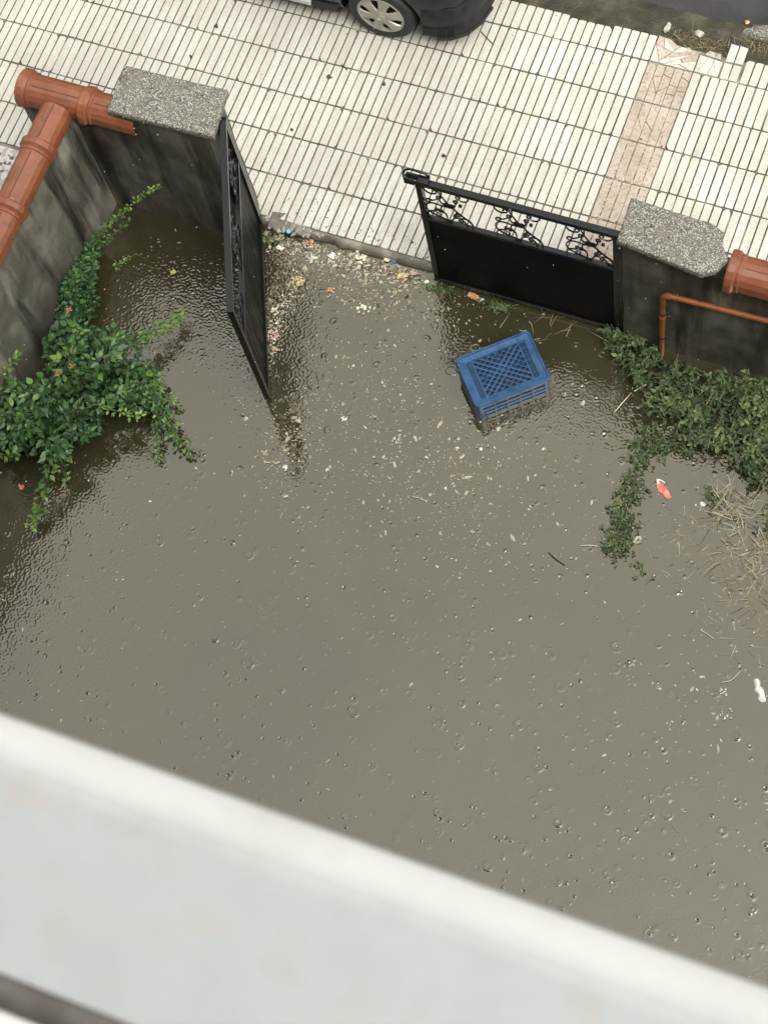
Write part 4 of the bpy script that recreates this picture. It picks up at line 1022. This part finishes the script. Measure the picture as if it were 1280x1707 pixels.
for ctr, rad, n_, t0 in (((-3.115, -2.007, 0.25), (.27, .30, .20), 620, .16), ((-3.342, -2.529, 0.22), (.34, .26, .20), 800, .16), ((-3.11, -2.422, 0.15), (.28, .20, .15), 420, .10), ((-2.924, -2.081, 0.1), (.22, .24, .10), 420, .16), ((-3.389, -1.869, 0.22), (.13, .20, .18), 260, .08), ((-3.466, -2.713, 0.2), (.25, .2, .18), 350, .16), ((-2.722, -2.05, 0.06), (.16, .2, .08), 260, .3)):
    for i in range(n_):
        d_ = Vector((rr.gauss(0, 1), rr.gauss(0, 1), rr.gauss(0, 1))).normalized()*rr.random()**0.45
        p = Vector(ctr)+Vector((d_.x*rad[0], d_.y*rad[1], d_.z*rad[2]))
        if p.z < WZ+.01 or p.x < -3.6: continue
        a = rr.uniform(0, 6.28); F.leaf(p, (math.cos(a), math.sin(a), rr.uniform(-.5, .2)), .056*rr.uniform(.6, 1.3), min(1, max(0, t0+.45*noise.noise(p*5)+rr.gauss(0, .15)+.9*(p.z-ctr[2]))), (rr.gauss(0, .65), rr.gauss(0, .65), 1), rr.uniform(.8, 1.2))  # tint falls lower down: the bush's inner shade put into leaf colour
wpart(bobj('stem', stems, M['stem_brown'], None, True), bush)['kind'] = 'stuff'
F.build('foliage', M['leaf_rose'], bush)
for p in ((-3.228, -1.846, 0.68), (-3.053, -2.222, 0.6), (-3.155, -2.291, 0.55)):
    bm = bmesh.new()
    for k in range(5):
        a = rr.uniform(0, 6.28); e = Vector(p)+Vector((math.cos(a)*0.035, math.sin(a)*0.035, rr.uniform(0.01, 0.05)))
        tube(bm, [p, Vector(p).lerp(e, 0.5)+Vector((0, 0, 0.008)), e], [0.003, 0.007, 0.002], 5)
    wpart(bobj('red_shoot', bm, M['red_shoot'], None, True), bush)

# vine climbing in the wall corner
vine = empty('creeping_vine', (-3.561, -1.339, -0.07)); tag(vine, 'leafy vine creeping up the left wall corner towards the pillar', 'vine')
F = Foliage(); stems = bmesh.new()
VB = [
 ([(-3.555, -1.619, 0.05), (-3.511, -1.513, 0.18), (-3.519, -1.376, 0.22), (-3.529, -1.217, 0.22)], .042, 330, .12, .40, .10),
 ([(-3.442, -1.557, 0.0), (-3.456, -1.415, 0.08), (-3.498, -1.249, 0.1), (-3.563, -1.105, 0.1)], .038, 330, .10, .45, .09),
 ([(-3.496, -1.6, 0.1), (-3.507, -1.497, 0.25), (-3.518, -1.394, 0.3)], .040, 220, .20, .60, .07),
 ([(-3.552, -1.129, 0.1), (-3.53, -1.036, 0.14), (-3.475, -0.944, 0.2)], .036, 270, .25, .55, .06),
 ([(-3.54, -1.011, 0.14), (-3.433, -0.89, 0.25), (-3.324, -0.79, 0.34), (-3.194, -0.675, 0.44), (-3.062, -0.581, 0.52)], .030, 150, .55, .90, .035),
 ([(-3.539, -1.014, 0.05), (-3.443, -0.904, 0.1), (-3.336, -0.763, 0.15)], .028, 120, .30, .60, .03),
 ([(-3.392, -1.111, -0.04), (-3.335, -1.055, -0.03), (-3.278, -0.96, -0.05)], .026, 130, .55, .80, .03),
]
for P, sz, dn, t0, t1, sp_ in VB:
    path = catmull(P, 8); tube(stems, path, [0.004*(1-0.6*i/len(path)) for i in range(len(path))], 5); stem_leaves(F, path, sz, dn, t0, t1, sp_, rr)
for ctr, rad, n_ in (((-3.538, -1.435, 0.12), (.12, .26, .14), 420), ((-3.473, -1.512, 0.05), (.14, .14, .10), 240), ((-3.551, -1.145, 0.08), (.08, .18, .10), 240)):
    for i in range(n_):
        d_ = Vector((rr.gauss(0, 1), rr.gauss(0, 1), rr.gauss(0, 1))).normalized()*rr.random()**0.45
        p = Vector(ctr)+Vector((d_.x*rad[0], d_.y*rad[1], d_.z*rad[2]))
        if p.z < WZ+.01 or p.x < -3.6: continue
        a = rr.uniform(0, 6.28); F.leaf(p, (math.cos(a), math.sin(a), rr.uniform(-.5, .2)), .038*rr.uniform(.6, 1.2), min(1, max(0, .18+.4*noise.noise(p*6)+rr.gauss(0, .15))), (rr.gauss(0, .4), rr.gauss(0, .4), 1), rr.uniform(.9, 1.3))
wpart(bobj('stem', stems, M['stem_green'], None, True), vine)['kind'] = 'stuff'; F.build('foliage', M['leaf_rose'], vine)

# ================================================================== weeds on the right
def inpoly(x, y, P):
    c = False
    for i in range(len(P)):
        x0, y0 = P[i-1][:2]; x1, y1 = P[i][:2]
        if (y0 > y) != (y1 > y) and x < (x1-x0)*(y-y0)/(y1-y0)+x0: c = not c
    return c
def mat_of_weeds(name, poly, n, zmax, size, label, cat, kind=None, tints=(0.0, 0.9), thin=0.20, seed=3, sc=5.0):
    rr = random.Random(seed); F = Foliage(); stems = bmesh.new()
    xs_ = [p[0] for p in poly]; ys2 = [p[1] for p in poly]; c = 0; ns = 0
    while c < n:
        x = rr.uniform(min(xs_), max(xs_)); y = rr.uniform(min(ys2), max(ys2))
        if not inpoly(x, y, poly): continue
        q = noise.noise((x*sc, y*sc, seed))+0.6*noise.noise((x*sc*2.7, y*sc*2.7, seed+4))
        if q < -thin+rr.random()*0.7-0.2: continue
        c += 1; x += rr.gauss(0, .035); y += rr.gauss(0, .035)
        if y > -0.52: y = -0.52-rr.random()*.03
        hgt = zmax*(0.45+0.55*noise.noise((x*4+3, y*4, seed*2)))*rr.uniform(0.25, 1.0); z = WZ+0.01+max(0.0, hgt)
        tone = noise.noise((x*7, y*7, 9+seed))
        # three rounded leaflets on one stalk
        base = Vector((x, y, z)); a0 = rr.uniform(0, 6.28); tt = tints[0]+(tints[1]-tints[0])*(0.22+0.65*(z-WZ)/max(zmax, .01)+0.6*tone)+rr.gauss(0, .16)  # leaf tint darker near the water, lighter higher up
        for k in range(3):
            a = a0+k*2.09+rr.uniform(-.3, .3); F.leaf(base, (math.cos(a), math.sin(a), rr.uniform(-.45, .35)), size*rr.choice((.5, .7, .9, 1.0, 1.3)), min(1, max(0, tt+rr.gauss(0, .1))), (rr.gauss(0, .7), rr.gauss(0, .7), 1), rr.uniform(.7, 1.15))
        if rr.random() < 0.16:
            a = rr.uniform(0, 6.28); F.blade((x, y, WZ+rr.uniform(0, zmax*.5)), (math.cos(a), math.sin(a), rr.uniform(.1, 1.2)), size*rr.uniform(1.5, 4.5), .005, rr.uniform(.5, 1), .5)
        if ns < 700 and rr.random() < 0.35:
            ns += 1; tube(stems, [(x+rr.uniform(-.03, .03), y+rr.uniform(-.03, .03), WZ-0.01), base], [0.0022, 0.0015], 4, False)
    root = empty(name, (sum(xs_)/len(xs_), sum(ys2)/len(ys2), WZ)); tag(root, label, cat)
    wpart(bobj('stem', stems, M['stem_green'], None), root)['kind'] = 'stuff'; F.build('foliage', M['leaf_weed'], root)
    return root
P1 = [(0.417, -0.487, 0.0), (0.556, -0.418, 0.0), (0.753, -0.552, 0.0), (1.064, -0.637, 0.0), (1.38, -0.638, 0.0), (1.715, -0.562, 0.0), (1.931, -0.543, 0.0), (2.129, -1.215, 0.0), (1.819, -1.315, 0.0), (1.565, -1.164, 0.0), (1.387, -1.163, 0.0), (1.138, -1.154, 0.0), (0.961, -1.052, 0.0), (0.843, -0.914, 0.0), (0.643, -0.75, 0.0)]
mat_of_weeds('weed_patch', P1, 1500, 0.28, 0.038, 'broad patch of green clover-like weeds along the right wall', 'weeds', seed=3)
P2 = [(0.928, -1.062, 0.0), (1.21, -1.096, 0.0), (1.333, -1.205, 0.0), (1.24, -1.333, 0.0), (1.036, -1.325, 0.0), (1.011, -1.456, 0.0), (0.935, -1.431, 0.0)]
mat_of_weeds('weed_patch', P2, 170, 0.10, 0.026, 'small weed clump in front of the broad patch, above the coral wrapper', 'weeds', tints=(.2, .75), seed=6)
P3 = [(1.751, -1.192, 0.0), (2.05, -1.095, 0.0), (2.224, -1.683, 0.0), (1.976, -1.647, 0.0), (1.845, -1.403, 0.0)]
mat_of_weeds('weed_patch', P3, 190, 0.16, 0.027, 'weeds at the right edge beside the tall dry grass', 'weeds', tints=(.2, .8), seed=8)
P4 = [(0.917, -1.471, 0.0), (1.031, -1.449, 0.0), (1.069, -1.632, 0.0), (1.076, -1.847, 0.0), (1.1, -2.054, 0.0), (1.101, -2.138, -0.03), (0.979, -2.145, -0.03), (0.917, -2.067, 0.0), (0.931, -1.894, 0.0), (0.905, -1.734, 0.0)]
mat_of_weeds('weed_strip', P4, 330, 0.10, 0.022, 'narrow strip of low green weeds standing out of the water', 'weeds', tints=(.10, .85), seed=12, thin=0.25)
P5 = [(1.484, -1.473, 0.0), (1.555, -1.401, 0.0), (1.632, -1.593, 0.0), (1.567, -1.638, 0.0)]
mat_of_weeds('weed_sprig', P5, 34, 0.06, 0.022, 'thin weed sprig between the coral wrapper and the dry grass', 'weeds', tints=(.2, .7), seed=14)
P6 = [(-0.998, -0.462, -0.05), (-0.833, -0.433, -0.05), (-0.744, -0.49, -0.05), (-0.834, -0.561, -0.05), (-0.96, -0.536, -0.05)]
mat_of_weeds('weed_sprig', P6, 70, 0.06, 0.022, 'weed tuft at the free end of the closed gate', 'weeds', tints=(.1, .7), seed=15)
P7 = [(-0.535, -0.479, -0.05), (-0.343, -0.451, -0.05), (-0.328, -0.521, -0.05), (-0.486, -0.549, -0.05)]
mat_of_weeds('weed_sprig', P7, 60, 0.05, 0.024, 'weed tuft under the middle of the closed gate', 'weeds', tints=(.1, .75), seed=16)
P8 = [(-2.437, -0.33, 0.0), (-2.307, -0.335, 0.0), (-2.28, -0.426, 0.0), (-2.383, -0.424, 0.0)]
mat_of_weeds('weed_sprig', P8, 40, 0.07, 0.024, 'weed tuft on the broken mortar beside the open gate', 'weeds', tints=(.2, .85), seed=17)
P9 = [(1.186, -2.193, -0.06), (1.251, -2.162, -0.06), (1.259, -2.216, -0.06), (1.214, -2.241, -0.06)]
mat_of_weeds('weed_sprig', P9, 14, 0.03, 0.018, 'tiny weed sprig below the pale round leaf', 'weeds', tints=(.3, .8), seed=18)

def tuft(name, label, cat, base, n, L, w, tint, m, elev, seed, spread=0.04, bend=0.5, sweep=None):
    rr = random.Random(seed); F = Foliage(); root = empty(name, (base[0], base[1], WZ)); tag(root, label, cat)
    for i in range(n):
        a = rr.uniform(0, 6.28) if sweep is None else rr.gauss(*sweep)
        F.blade((base[0]+rr.gauss(0, spread), base[1]+rr.gauss(0, spread), WZ+rr.uniform(0, .01)), (math.cos(a), math.sin(a), rr.uniform(*elev)), L*rr.uniform(.4, 1.2), w*rr.uniform(.6, 1.3), min(1, max(0, rr.gauss(tint, .2))), bend)
    o = F.build('blades', M[m], root); return root
tuft('dry_grass', 'tall straw-coloured grass tuft near the right edge', 'grass', (1.722, -1.559, -0.07), 70, .24, .006, .8, 'straw', (.3, 1.6), 31, .07, .5)
tuft('dry_grass', 'tangled dry grass clump below the tall straw tuft', 'grass', (1.967, -1.789, -0.07), 120, .16, .0055, .68, 'straw', (.0, .9), 32, .10, .9)
tuft('dry_grass', 'half-sunk yellowish grass at the right edge, lowest clump', 'grass', (2.035, -2.072, -0.07), 110, .12, .005, .5, 'straw', (-.1, .5), 33, .10, .9)
tuft('dry_grass', 'sparse straw lying flat on the water left of the dry clumps', 'grass', (1.582, -1.916, -0.07), 75, .09, .0048, .6, 'straw', (-.1, .15), 34, .15, .3)
tuft('dry_grass', 'short flat straws around the lowest grass clump', 'grass', (2.023, -2.354, -0.07), 40, .11, .0048, .7, 'straw', (-.1, .12), 35, .14, .3)
tuft('grass_tuft', 'upright green grass tuft at the foot of the right pillar', 'grass', (0.561, -0.561, -0.07), 60, .24, .008, .45, 'leaf_weed', (.9, 2.2), 36, .025, .5)
tuft('grass_tuft', 'splayed pale grass plant at the top of the weed strip', 'grass', (0.899, -1.279, -0.07), 26, .17, .006, .75, 'leaf_weed', (.1, .7), 37, .012, .6)
tuft('dry_grass', 'dry stalks trailing along the foot of the closed gate', 'grass', (0.019, -0.497, -0.07), 22, .16, .006, .5, 'straw', (-.05, .3), 38, .16, .4)
bm = bmesh.new(); P = [(0.681, -1.103, -0.06), (0.723, -0.994, -0.05), (0.762, -0.916, -0.04), (0.846, -0.838, 0.0)]
tube(bm, catmull(P, 6), 0.0045, 5); tube(bm, [(0.734, -0.97, -0.05), (0.752, -0.944, -0.03), (0.751, -0.884, -0.03)], 0.003, 4)
tag(bobj('dry_stalk', bm, M['cream_scrap'], None, True), 'long pale dry stalk reaching from the weeds over the water', 'stalk')

# dead weeds and litter in the gutter
rr = random.Random(77); F = Foliage(); gd = empty('dead_weeds', (0.325, 2.068, -0.03)); tag(gd, 'brown dead weeds heaped in the gutter behind the broken tiles', 'weeds')
for i in range(330):
    c = random.Random(i*7+1); p = Vector((0.322, 2.078, -0.02))+Vector((c.gauss(0, .13), c.gauss(0, .045), c.uniform(0, .02)))
    a = c.uniform(0, 6.28); F.blade(p, (math.cos(a), math.sin(a), c.uniform(-.05, .4)), c.uniform(.03, .10), c.uniform(.003, .007), max(0, c.gauss(.12, .22)), .5)
F.build('blades', M['straw'], gd)
F = Foliage(); gd2 = empty('dead_weeds', (0.807, 2.149, -0.03)); tag(gd2, 'dead weeds in the gutter below the speckled kerb stone', 'weeds')
for i in range(150):
    c = random.Random(i*13+5); p = Vector((0.792, 2.166, -0.02))+Vector((c.gauss(0, .10), c.gauss(0, .03), c.uniform(0, .02))); a = c.uniform(0, 6.28)
    F.blade(p, (math.cos(a), math.sin(a), c.uniform(-.05, .4)), c.uniform(.03, .09), c.uniform(.003, .007), max(0, c.gauss(.15, .2)), .5)
F.build('blades', M['straw'], gd2)

# ================================================================== floating debris
def flake(bm, p, s, rr, el=1.0, flat=0.35):
    n = rr.choice((4, 5, 6)); a0 = rr.uniform(0, 6.28); tilt = Matrix.Rotation(rr.gauss(0, flat), 3, 'X') @ Matrix.Rotation(rr.gauss(0, flat), 3, 'Y'); rot = Matrix.Rotation(a0, 3, 'Z')
    pts = [Vector((math.cos(k*2*math.pi/n)*s*el*rr.uniform(.6, 1.1), math.sin(k*2*math.pi/n)*s*rr.uniform(.6, 1.1), 0)) for k in range(n)]
    vs = [bm.verts.new(Vector(p)+rot @ (tilt @ q)) for q in pts]; c = bm.verts.new(Vector(p)+Vector((0, 0, s*.35)))
    for i in range(n): bm.faces.new((vs[i], vs[(i+1) % n], c))
def flecks(name, n, place, smin, smax, m, label, cat, tint, seed, z=0.004):
    rr = random.Random(seed); bm = bmesh.new(); t_ = []
    for i in range(n):
        x, y, zz = place(rr); k = len(bm.verts)
        s = smin*(smax/smin)**(rr.random()**3.6)
        flake(bm, (x, y, (zz if zz is not None else WZ)+z), s, rr, rr.choice((1, 1, 1.6, 2.6)))
        t_ += [min(1, max(0, rr.gauss(*tint)))]*(len(bm.verts)-k)
    me = bpy.data.meshes.new(name); bm.to_mesh(me); bm.free()
    a = me.attributes.new('tint', 'FLOAT', 'POINT'); a.data.foreach_set('value', t_)
    o = link_mesh(name, me, M[m]); tag(o, label, cat, kind='stuff'); return o
def tri(*pts):
    """pick by weight one of several gaussian spots (x, y, sx, sy, weight)"""
    tot = sum(p[4] for p in pts)
    def f(rr):
        while True:
            u = rr.uniform(0, tot)
            for x, y, sx, sy, w_ in pts:
                u -= w_
                if u <= 0: break
            X_, Y_ = rr.gauss(x, sx), rr.gauss(y, sy)
            if Y_ < -0.44 and X_ > -3.5: return X_, Y_, None
    return f
def G(p, sx, sy, w_): return (p[0], p[1], sx, sy, w_)
flecks('floating_petals', 1500, tri(G((-1.394, -0.67, -0.07), .42, .14, 20), G((-1.754, -0.51, -0.07), .30, .10, 12), G((-0.6, -1.872, -0.07), .45, .40, 34), G((-0.042, -1.989, -0.07), .35, .35, 22), G((-1.409, -2.133, -0.07), .16, .22, 12), G((-1.944, -1.267, -0.07), .035, .35, 30), G((-2.082, -0.446, -0.07), .14, .05, 12), G((-1.054, -1.303, -0.07), .35, .25, 16), G((-0.328, -2.475, -0.07), .7, .5, 14)), .0036, .017, 'petals', 'scattered pale blossom flecks floating on the flood water', 'petals', (.45, .3), 90)
flecks('floating_petals', 330, lambda rr: (rr.uniform(-3.3, 2.9), rr.uniform(-4.7, -0.6), None), .0038, .011, 'petals', 'sparse single pale specks all over the yard water', 'petals', (.72, .25), 91)
flecks('floating_petals', 170, tri(G((1.95, -2.881, -0.07), .35, .35, 10), G((2.111, -3.925, -0.07), .4, .3, 4)), .004, .015, 'petals', 'loose group of pale specks at the lower right', 'petals', (.72, .25), 92)
flecks('silt_crumbs', 1350, tri(G((-2.106, -0.387, -0.07), .18, .06, 18), G((-1.699, -0.395, -0.07), .24, .05, 18), G((-1.335, -0.436, -0.07), .2, .05, 8), G((-2.112, -0.999, -0.07), .025, .30, 12), G((-1.604, -1.89, -0.07), .12, .2, 4), G((-1.412, -0.622, -0.07), .4, .12, 8)), .005, .02, 'grit', 'brown crumbs of silt and leaf litter along the gateway', 'litter', (.72, .3), 93)
flecks('leaf_crumbs', 130, lambda rr: (rr.uniform(-5.2, 3.0), rr.uniform(-.3, 2.0), 0.0), .004, .014, 'grit', 'dark leaf crumbs scattered over the pale pavement', 'litter', (.15, .2), 94, 0.003)
flecks('leaf_crumbs', 150, lambda rr: (rr.uniform(-2.3, -1.0), -0.36+abs(rr.gauss(0, .12)), 0.0), .003, .011, 'grit', 'dirt crumbs along the pavement edge in the gateway', 'litter', (.3, .3), 95, 0.003)

flecks('floating_scum', 3600, tri(G((-1.758, -0.5, -0.07), .35, .08, 42), G((-1.412, -0.622, -0.07), .38, .14, 30), G((-1.982, -1.173, -0.07), .04, .35, 22), G((-1.524, -1.967, -0.07), .13, .25, 16), G((-1.054, -1.303, -0.07), .4, .3, 14), G((-0.525, -1.948, -0.07), .45, .40, 26), G((0.13, -2.08, -0.07), .5, .35, 14)), .0022, .0075, 'petals', 'fine pale scum drifting from the gateway across the yard water', 'scum', (.55, .3), 96)
flecks('floating_scraps', 330, tri(G((-1.758, -0.5, -0.07), .33, .07, 30), G((-1.351, -0.522, -0.07), .22, .08, 20), G((-2.02, -1.078, -0.07), .03, .3, 16), G((-1.531, -2.071, -0.07), .07, .18, 8)), .006, .019, 'petals', 'pale tan scraps and foam massed along the gateway edge', 'litter', (.35, .3), 97)
def scrap(name, label, cat, p, n, spread, s, m, seed, z=0.006, el=1.0):
    rr = random.Random(seed); bm = bmesh.new(); p = Vector(p)
    for i in range(int(n*1.8)): flake(bm, p+Vector((max(-1.6, min(1.6, rr.gauss(0, 1)))*spread, max(-1.6, min(1.6, rr.gauss(0, 1)))*spread*.8, z+rr.uniform(0, .006))), s*(rr.uniform(.25, 1.0) if n > 5 else rr.uniform(.6, 1.1)), rr, el*rr.choice((1, 1.5)), .3)
    o = bobj(name, bm, M[m]); tag(o, label, cat); return o
scrap('blossom_clump', 'yellow clump of wet blossom near the closed gate', 'blossom', (-1.215, -0.517, -0.072), 16, .030, .018, 'yellow_scrap', 1)
scrap('blossom_clump', 'cream clump of wet blossom below the pavement edge', 'blossom', (-1.584, -0.435, -0.072), 14, .028, .016, 'cream_scrap', 2)
scrap('blossom_clump', 'orange and yellow clump beside the blue bottle cap', 'blossom', (-2.005, -0.449, -0.072), 10, .020, .018, 'orange_scrap', 3)
scrap('blossom_clump', 'straw-yellow clump floating right of the open gate', 'blossom', (-1.969, -0.781, -0.072), 15, .032, .015, 'yellow_scrap', 4)
scrap('blossom_clump', 'small orange clump in the middle of the gateway', 'blossom', (-1.689, -0.781, -0.072), 8, .014, .014, 'orange_scrap', 5)
scrap('blossom_clump', 'cream clump right of the small orange one', 'blossom', (-1.39, -0.86, -0.072), 14, .028, .014, 'cream_scrap', 6)
scrap('blossom_clump', 'pink clump beside the closed gate\'s free end', 'blossom', (-1.113, -0.448, -0.072), 8, .018, .014, 'pink_scrap', 7)
scrap('blossom_clump', 'pinkish clump against the middle of the open gate', 'blossom', (-1.971, -1.275, -0.072), 8, .022, .015, 'pink_scrap', 8)
scrap('blossom_clump', 'yellow scrap against the open gate, below the pinkish clump', 'blossom', (-1.911, -1.373, -0.072), 5, .012, .014, 'yellow_scrap', 9)
scrap('blossom_clump', 'white clump farthest down the drift from the open gate', 'blossom', (-1.481, -2.257, -0.072), 7, .014, .015, 'cream_scrap', 10)
scrap('blossom_clump', 'white clump left of the middle of the yard', 'blossom', (-1.198, -1.76, -0.072), 6, .016, .014, 'white_film', 11)
scrap('blossom_clump', 'cream cluster below the crate\'s left corner', 'blossom', (-0.749, -1.793, -0.072), 9, .025, .011, 'cream_scrap', 12)
scrap('blossom_clump', 'straw-coloured clump touching the open gate halfway', 'blossom', (-2.034, -1.081, -0.072), 8, .022, .014, 'cream_scrap', 13)
scrap('foam_scrap', 'round white foam scrap at the water\'s edge of the gateway', 'scrap', (-1.792, -0.504, -0.072), 5, .006, .022, 'white_film', 14)
scrap('foam_scrap', 'white crumpled scrap beside the bottle cap', 'scrap', (-2.203, -0.564, -0.072), 7, .016, .022, 'cream_scrap', 15)
scrap('foam_scrap', 'white foam crumb beside the thin weed sprig', 'scrap', (1.509, -1.585, -0.072), 4, .006, .016, 'white_film', 16)
scrap('foam_scrap', 'small cream foam scrap beside the dull blue scrap', 'scrap', (-1.368, -0.413, -0.072), 5, .008, .017, 'cream_scrap', 17)
scrap('foam_scrap', 'white foam scraps at the closed gate\'s lower left corner', 'scrap', (-1.01, -0.502, -0.072), 4, .008, .015, 'white_film', 18)
scrap('foam_scrap', 'cluster of white foam crumbs left of the white plastic strip', 'scrap', (2.054, -2.858, -0.072), 8, .018, .010, 'white_film', 19)
scrap('foam_scrap', 'line of tiny white crumbs under the white foam cluster', 'scrap', (2.116, -3.003, -0.072), 9, .03, .008, 'white_film', 20)
scrap('dry_leaf', 'yellow dry leaf floating in the left corner of the yard', 'leaf', (-2.929, -1.011, -0.072), 5, .010, .020, 'dry_leaf', 21)
scrap('dry_leaf', 'small orange leaf at the road\'s edge', 'leaf', (0.616, 2.365, -0.03), 3, .008, .020, 'orange_scrap', 22)
scrap('plastic_scrap', 'dull blue plastic scrap at the edge of the gateway water', 'scrap', (-1.312, -0.406, -0.072), 4, .008, .020, 'dull_blue', 23, el=1.3)
scrap('red_leaf', 'dark red leaf floating under the rose bush', 'leaf', (-3.325, -3.018, -0.072), 3, .008, .016, 'coral_wrapper', 24)
scrap('leaf_scrap', 'dark leaf lying on the pavement above the closed gate', 'leaf', (-1.242, 0.535, 0.0), 4, .006, .016, 'bark', 25)
scrap('leaf_scrap', 'dark leaf on the pavement left of the hubcap', 'leaf', (-2.378, 0.955, 0.0), 3, .006, .014, 'bark', 26, el=1.6)
scrap('leaf_scrap', 'brown leaf curled on the pavement below the wheel', 'leaf', (-1.923, 1.018, 0.0), 4, .008, .011, 'bark', 27)
scrap('leaf_scrap', 'dark leaf on the pavement between pillar and wheel', 'leaf', (-3.446, 1.151, 0.0), 3, .006, .015, 'bark', 28)
scrap('leaf_scrap', 'small dark leaf on the pavement beside the open gate', 'leaf', (-2.481, 0.417, 0.0), 3, .005, .013, 'bark', 29)
# bottle cap
bm = bmesh.new(); lathe(bm, [(0.0, 0.012), (0.015, 0.012), (0.018, 0.009), (0.0185, -0.004), (0.015, -0.004), (0.014, 0.006), (0.0, 0.006)], 20)
bc = bobj('bottle_cap', bm, M['cap_blue'], None, True, 40); bc.location = Vector((-2.165, -0.442, 0.012)); bc.rotation_euler = (0.25, 0.2, 0); tag(bc, 'bright blue bottle cap at the edge of the gateway', 'bottle cap')
# wrappers: crumpled sheets
def wrapper(name, label, cat, p, L, Wd, ang, m, seed, puff=0.012):
    rr = random.Random(seed); bm = bmesh.new(); nx, ny = 10, 6; g = []
    for j in range(ny+1):
        row = []
        for i in range(nx+1):
            u, v = i/nx-.5, j/ny-.5; taper = 1-0.35*abs(u*2)**2+0.35*noise.noise((u*7, seed*3.1, 2))
            row.append(bm.verts.new((u*L, v*Wd*taper+0.01*noise.noise((u*4, seed, 0)), 0.006+puff*(1-4*v*v)*(1-abs(u))*0.6+0.012*abs(noise.noise((u*11, v*8, seed))))))
        g.append(row)
    for j in range(ny):
        for i in range(nx): bm.faces.new((g[j][i], g[j][i+1], g[j+1][i+1], g[j+1][i]))
    bot = bmesh.ops.extrude_face_region(bm, geom=bm.faces[:])
    for e in bot['geom']:
        if isinstance(e, bmesh.types.BMVert): e.co.z = e.co.z*0.35-0.006
    o = bobj(name, bm, M[m], None, False); o.location = p; o.rotation_euler = (0, 0, ang); tag(o, label, cat); return o
wp = wrapper('food_wrapper', 'coral-red wrapper with a white twisted end floating by the weed strip', 'wrapper', (1.206, -1.572, -0.072), .15, .055, R(-35), 'coral_wrapper', 3)
bm = bmesh.new(); tube(bm, catmull([(-.06, .0, .012), (-.085, .015, .018), (-.07, .03, .014), (-.035, .045, .008)], 5), [.012]*6+[.006]*10, 6); bobj('twisted_end', bm, M['white_film'], wp, True)
wrapper('plastic_strip', 'curled white plastic strip on the water at the right edge', 'plastic', (2.279, -2.777, -0.072), .17, .05, R(-55), 'white_film', 5, .02)
wrapper('snack_wrapper', 'orange and silver snack wrapper under the closed gate', 'wrapper', (-0.628, -0.507, -0.072), .085, .050, R(-12), 'orange_scrap', 7, .012)
wrapper('foil_scrap', 'crumpled silver foil beside the orange wrapper', 'wrapper', (-0.566, -0.519, -0.072), .05, .03, R(20), 'silver_foil', 8, .010)
wrapper('pale_leaf', 'pale round leaf floating beside the weed strip\'s lower end', 'leaf', (1.145, -1.988, -0.072), .062, .058, R(20), 'pale_leaf', 9, .006)
# twigs
def twig(label, pts, r, m='bark'):
    bm = bmesh.new(); tube(bm, catmull(pts, 4), r, 5); tag(bobj('twig', bm, M[m], None, True), label, 'twig')
twig('thin dark twig floating in the middle right of the yard', [(0.582, -2.277, -0.066), (0.648, -2.309, -0.064), (0.723, -2.331, -0.066)], .0045)
twig('thin dark twig in the water behind the bottle cap', [(-2.093, -0.442, -0.064), (-2.039, -0.487, -0.062), (-1.978, -0.527, -0.064)], .004)
twig('straight dark twig on the pavement in front of the bumper', [(-1.351, 1.692, 0.004), (-1.29, 1.651, 0.005), (-1.225, 1.611, 0.004)], .004)
twig('short dark twig on the pavement below the wheel', [(-2.322, 1.092, 0.004), (-2.29, 1.077, 0.005), (-2.257, 1.058, 0.004)], .005)
twig('forked pale twig floating near the middle of the yard', [(-0.499, -2.179, -0.066), (-0.449, -2.174, -0.064), (-0.385, -2.182, -0.066)], .003, 'cream_scrap')
twig('pale straw floating left of the weed strip', [(0.777, -2.16, -0.066), (0.832, -2.137, -0.064), (0.908, -2.121, -0.066)], .0032, 'cream_scrap')
twig('forked pale straw below the sparse flat straws', [(1.767, -2.488, -0.066), (1.832, -2.504, -0.064), (1.881, -2.523, -0.066)], .0035, 'cream_scrap')
twig('pale straw left of the white plastic strip', [(2.012, -2.807, -0.066), (2.077, -2.767, -0.064), (2.113, -2.691, -0.066)], .003, 'cream_scrap')

# ================================================================== falling raindrops
rr = random.Random(55); bm = bmesh.new()
camp = Vector(cam.location)
for i in range(420):
    t_ = rr.uniform(.25, .97); g = Vector((rr.uniform(-3.8, 3.0), rr.uniform(-4.6, 1.6), 0))
    p = camp.lerp(g, t_); r_ = rr.uniform(.0014, .0030)*(0.35+0.65*t_)
    m_ = Matrix.Translation(p) @ Matrix.Diagonal((r_, r_, r_*1.6, 1))
    bmesh.ops.create_icosphere(bm, subdivisions=1, radius=1.0, matrix=m_)
o = bobj('raindrops', bm, M['rain'], None, True); tag(o, 'falling raindrops in the air above the yard', 'rain', kind='stuff')
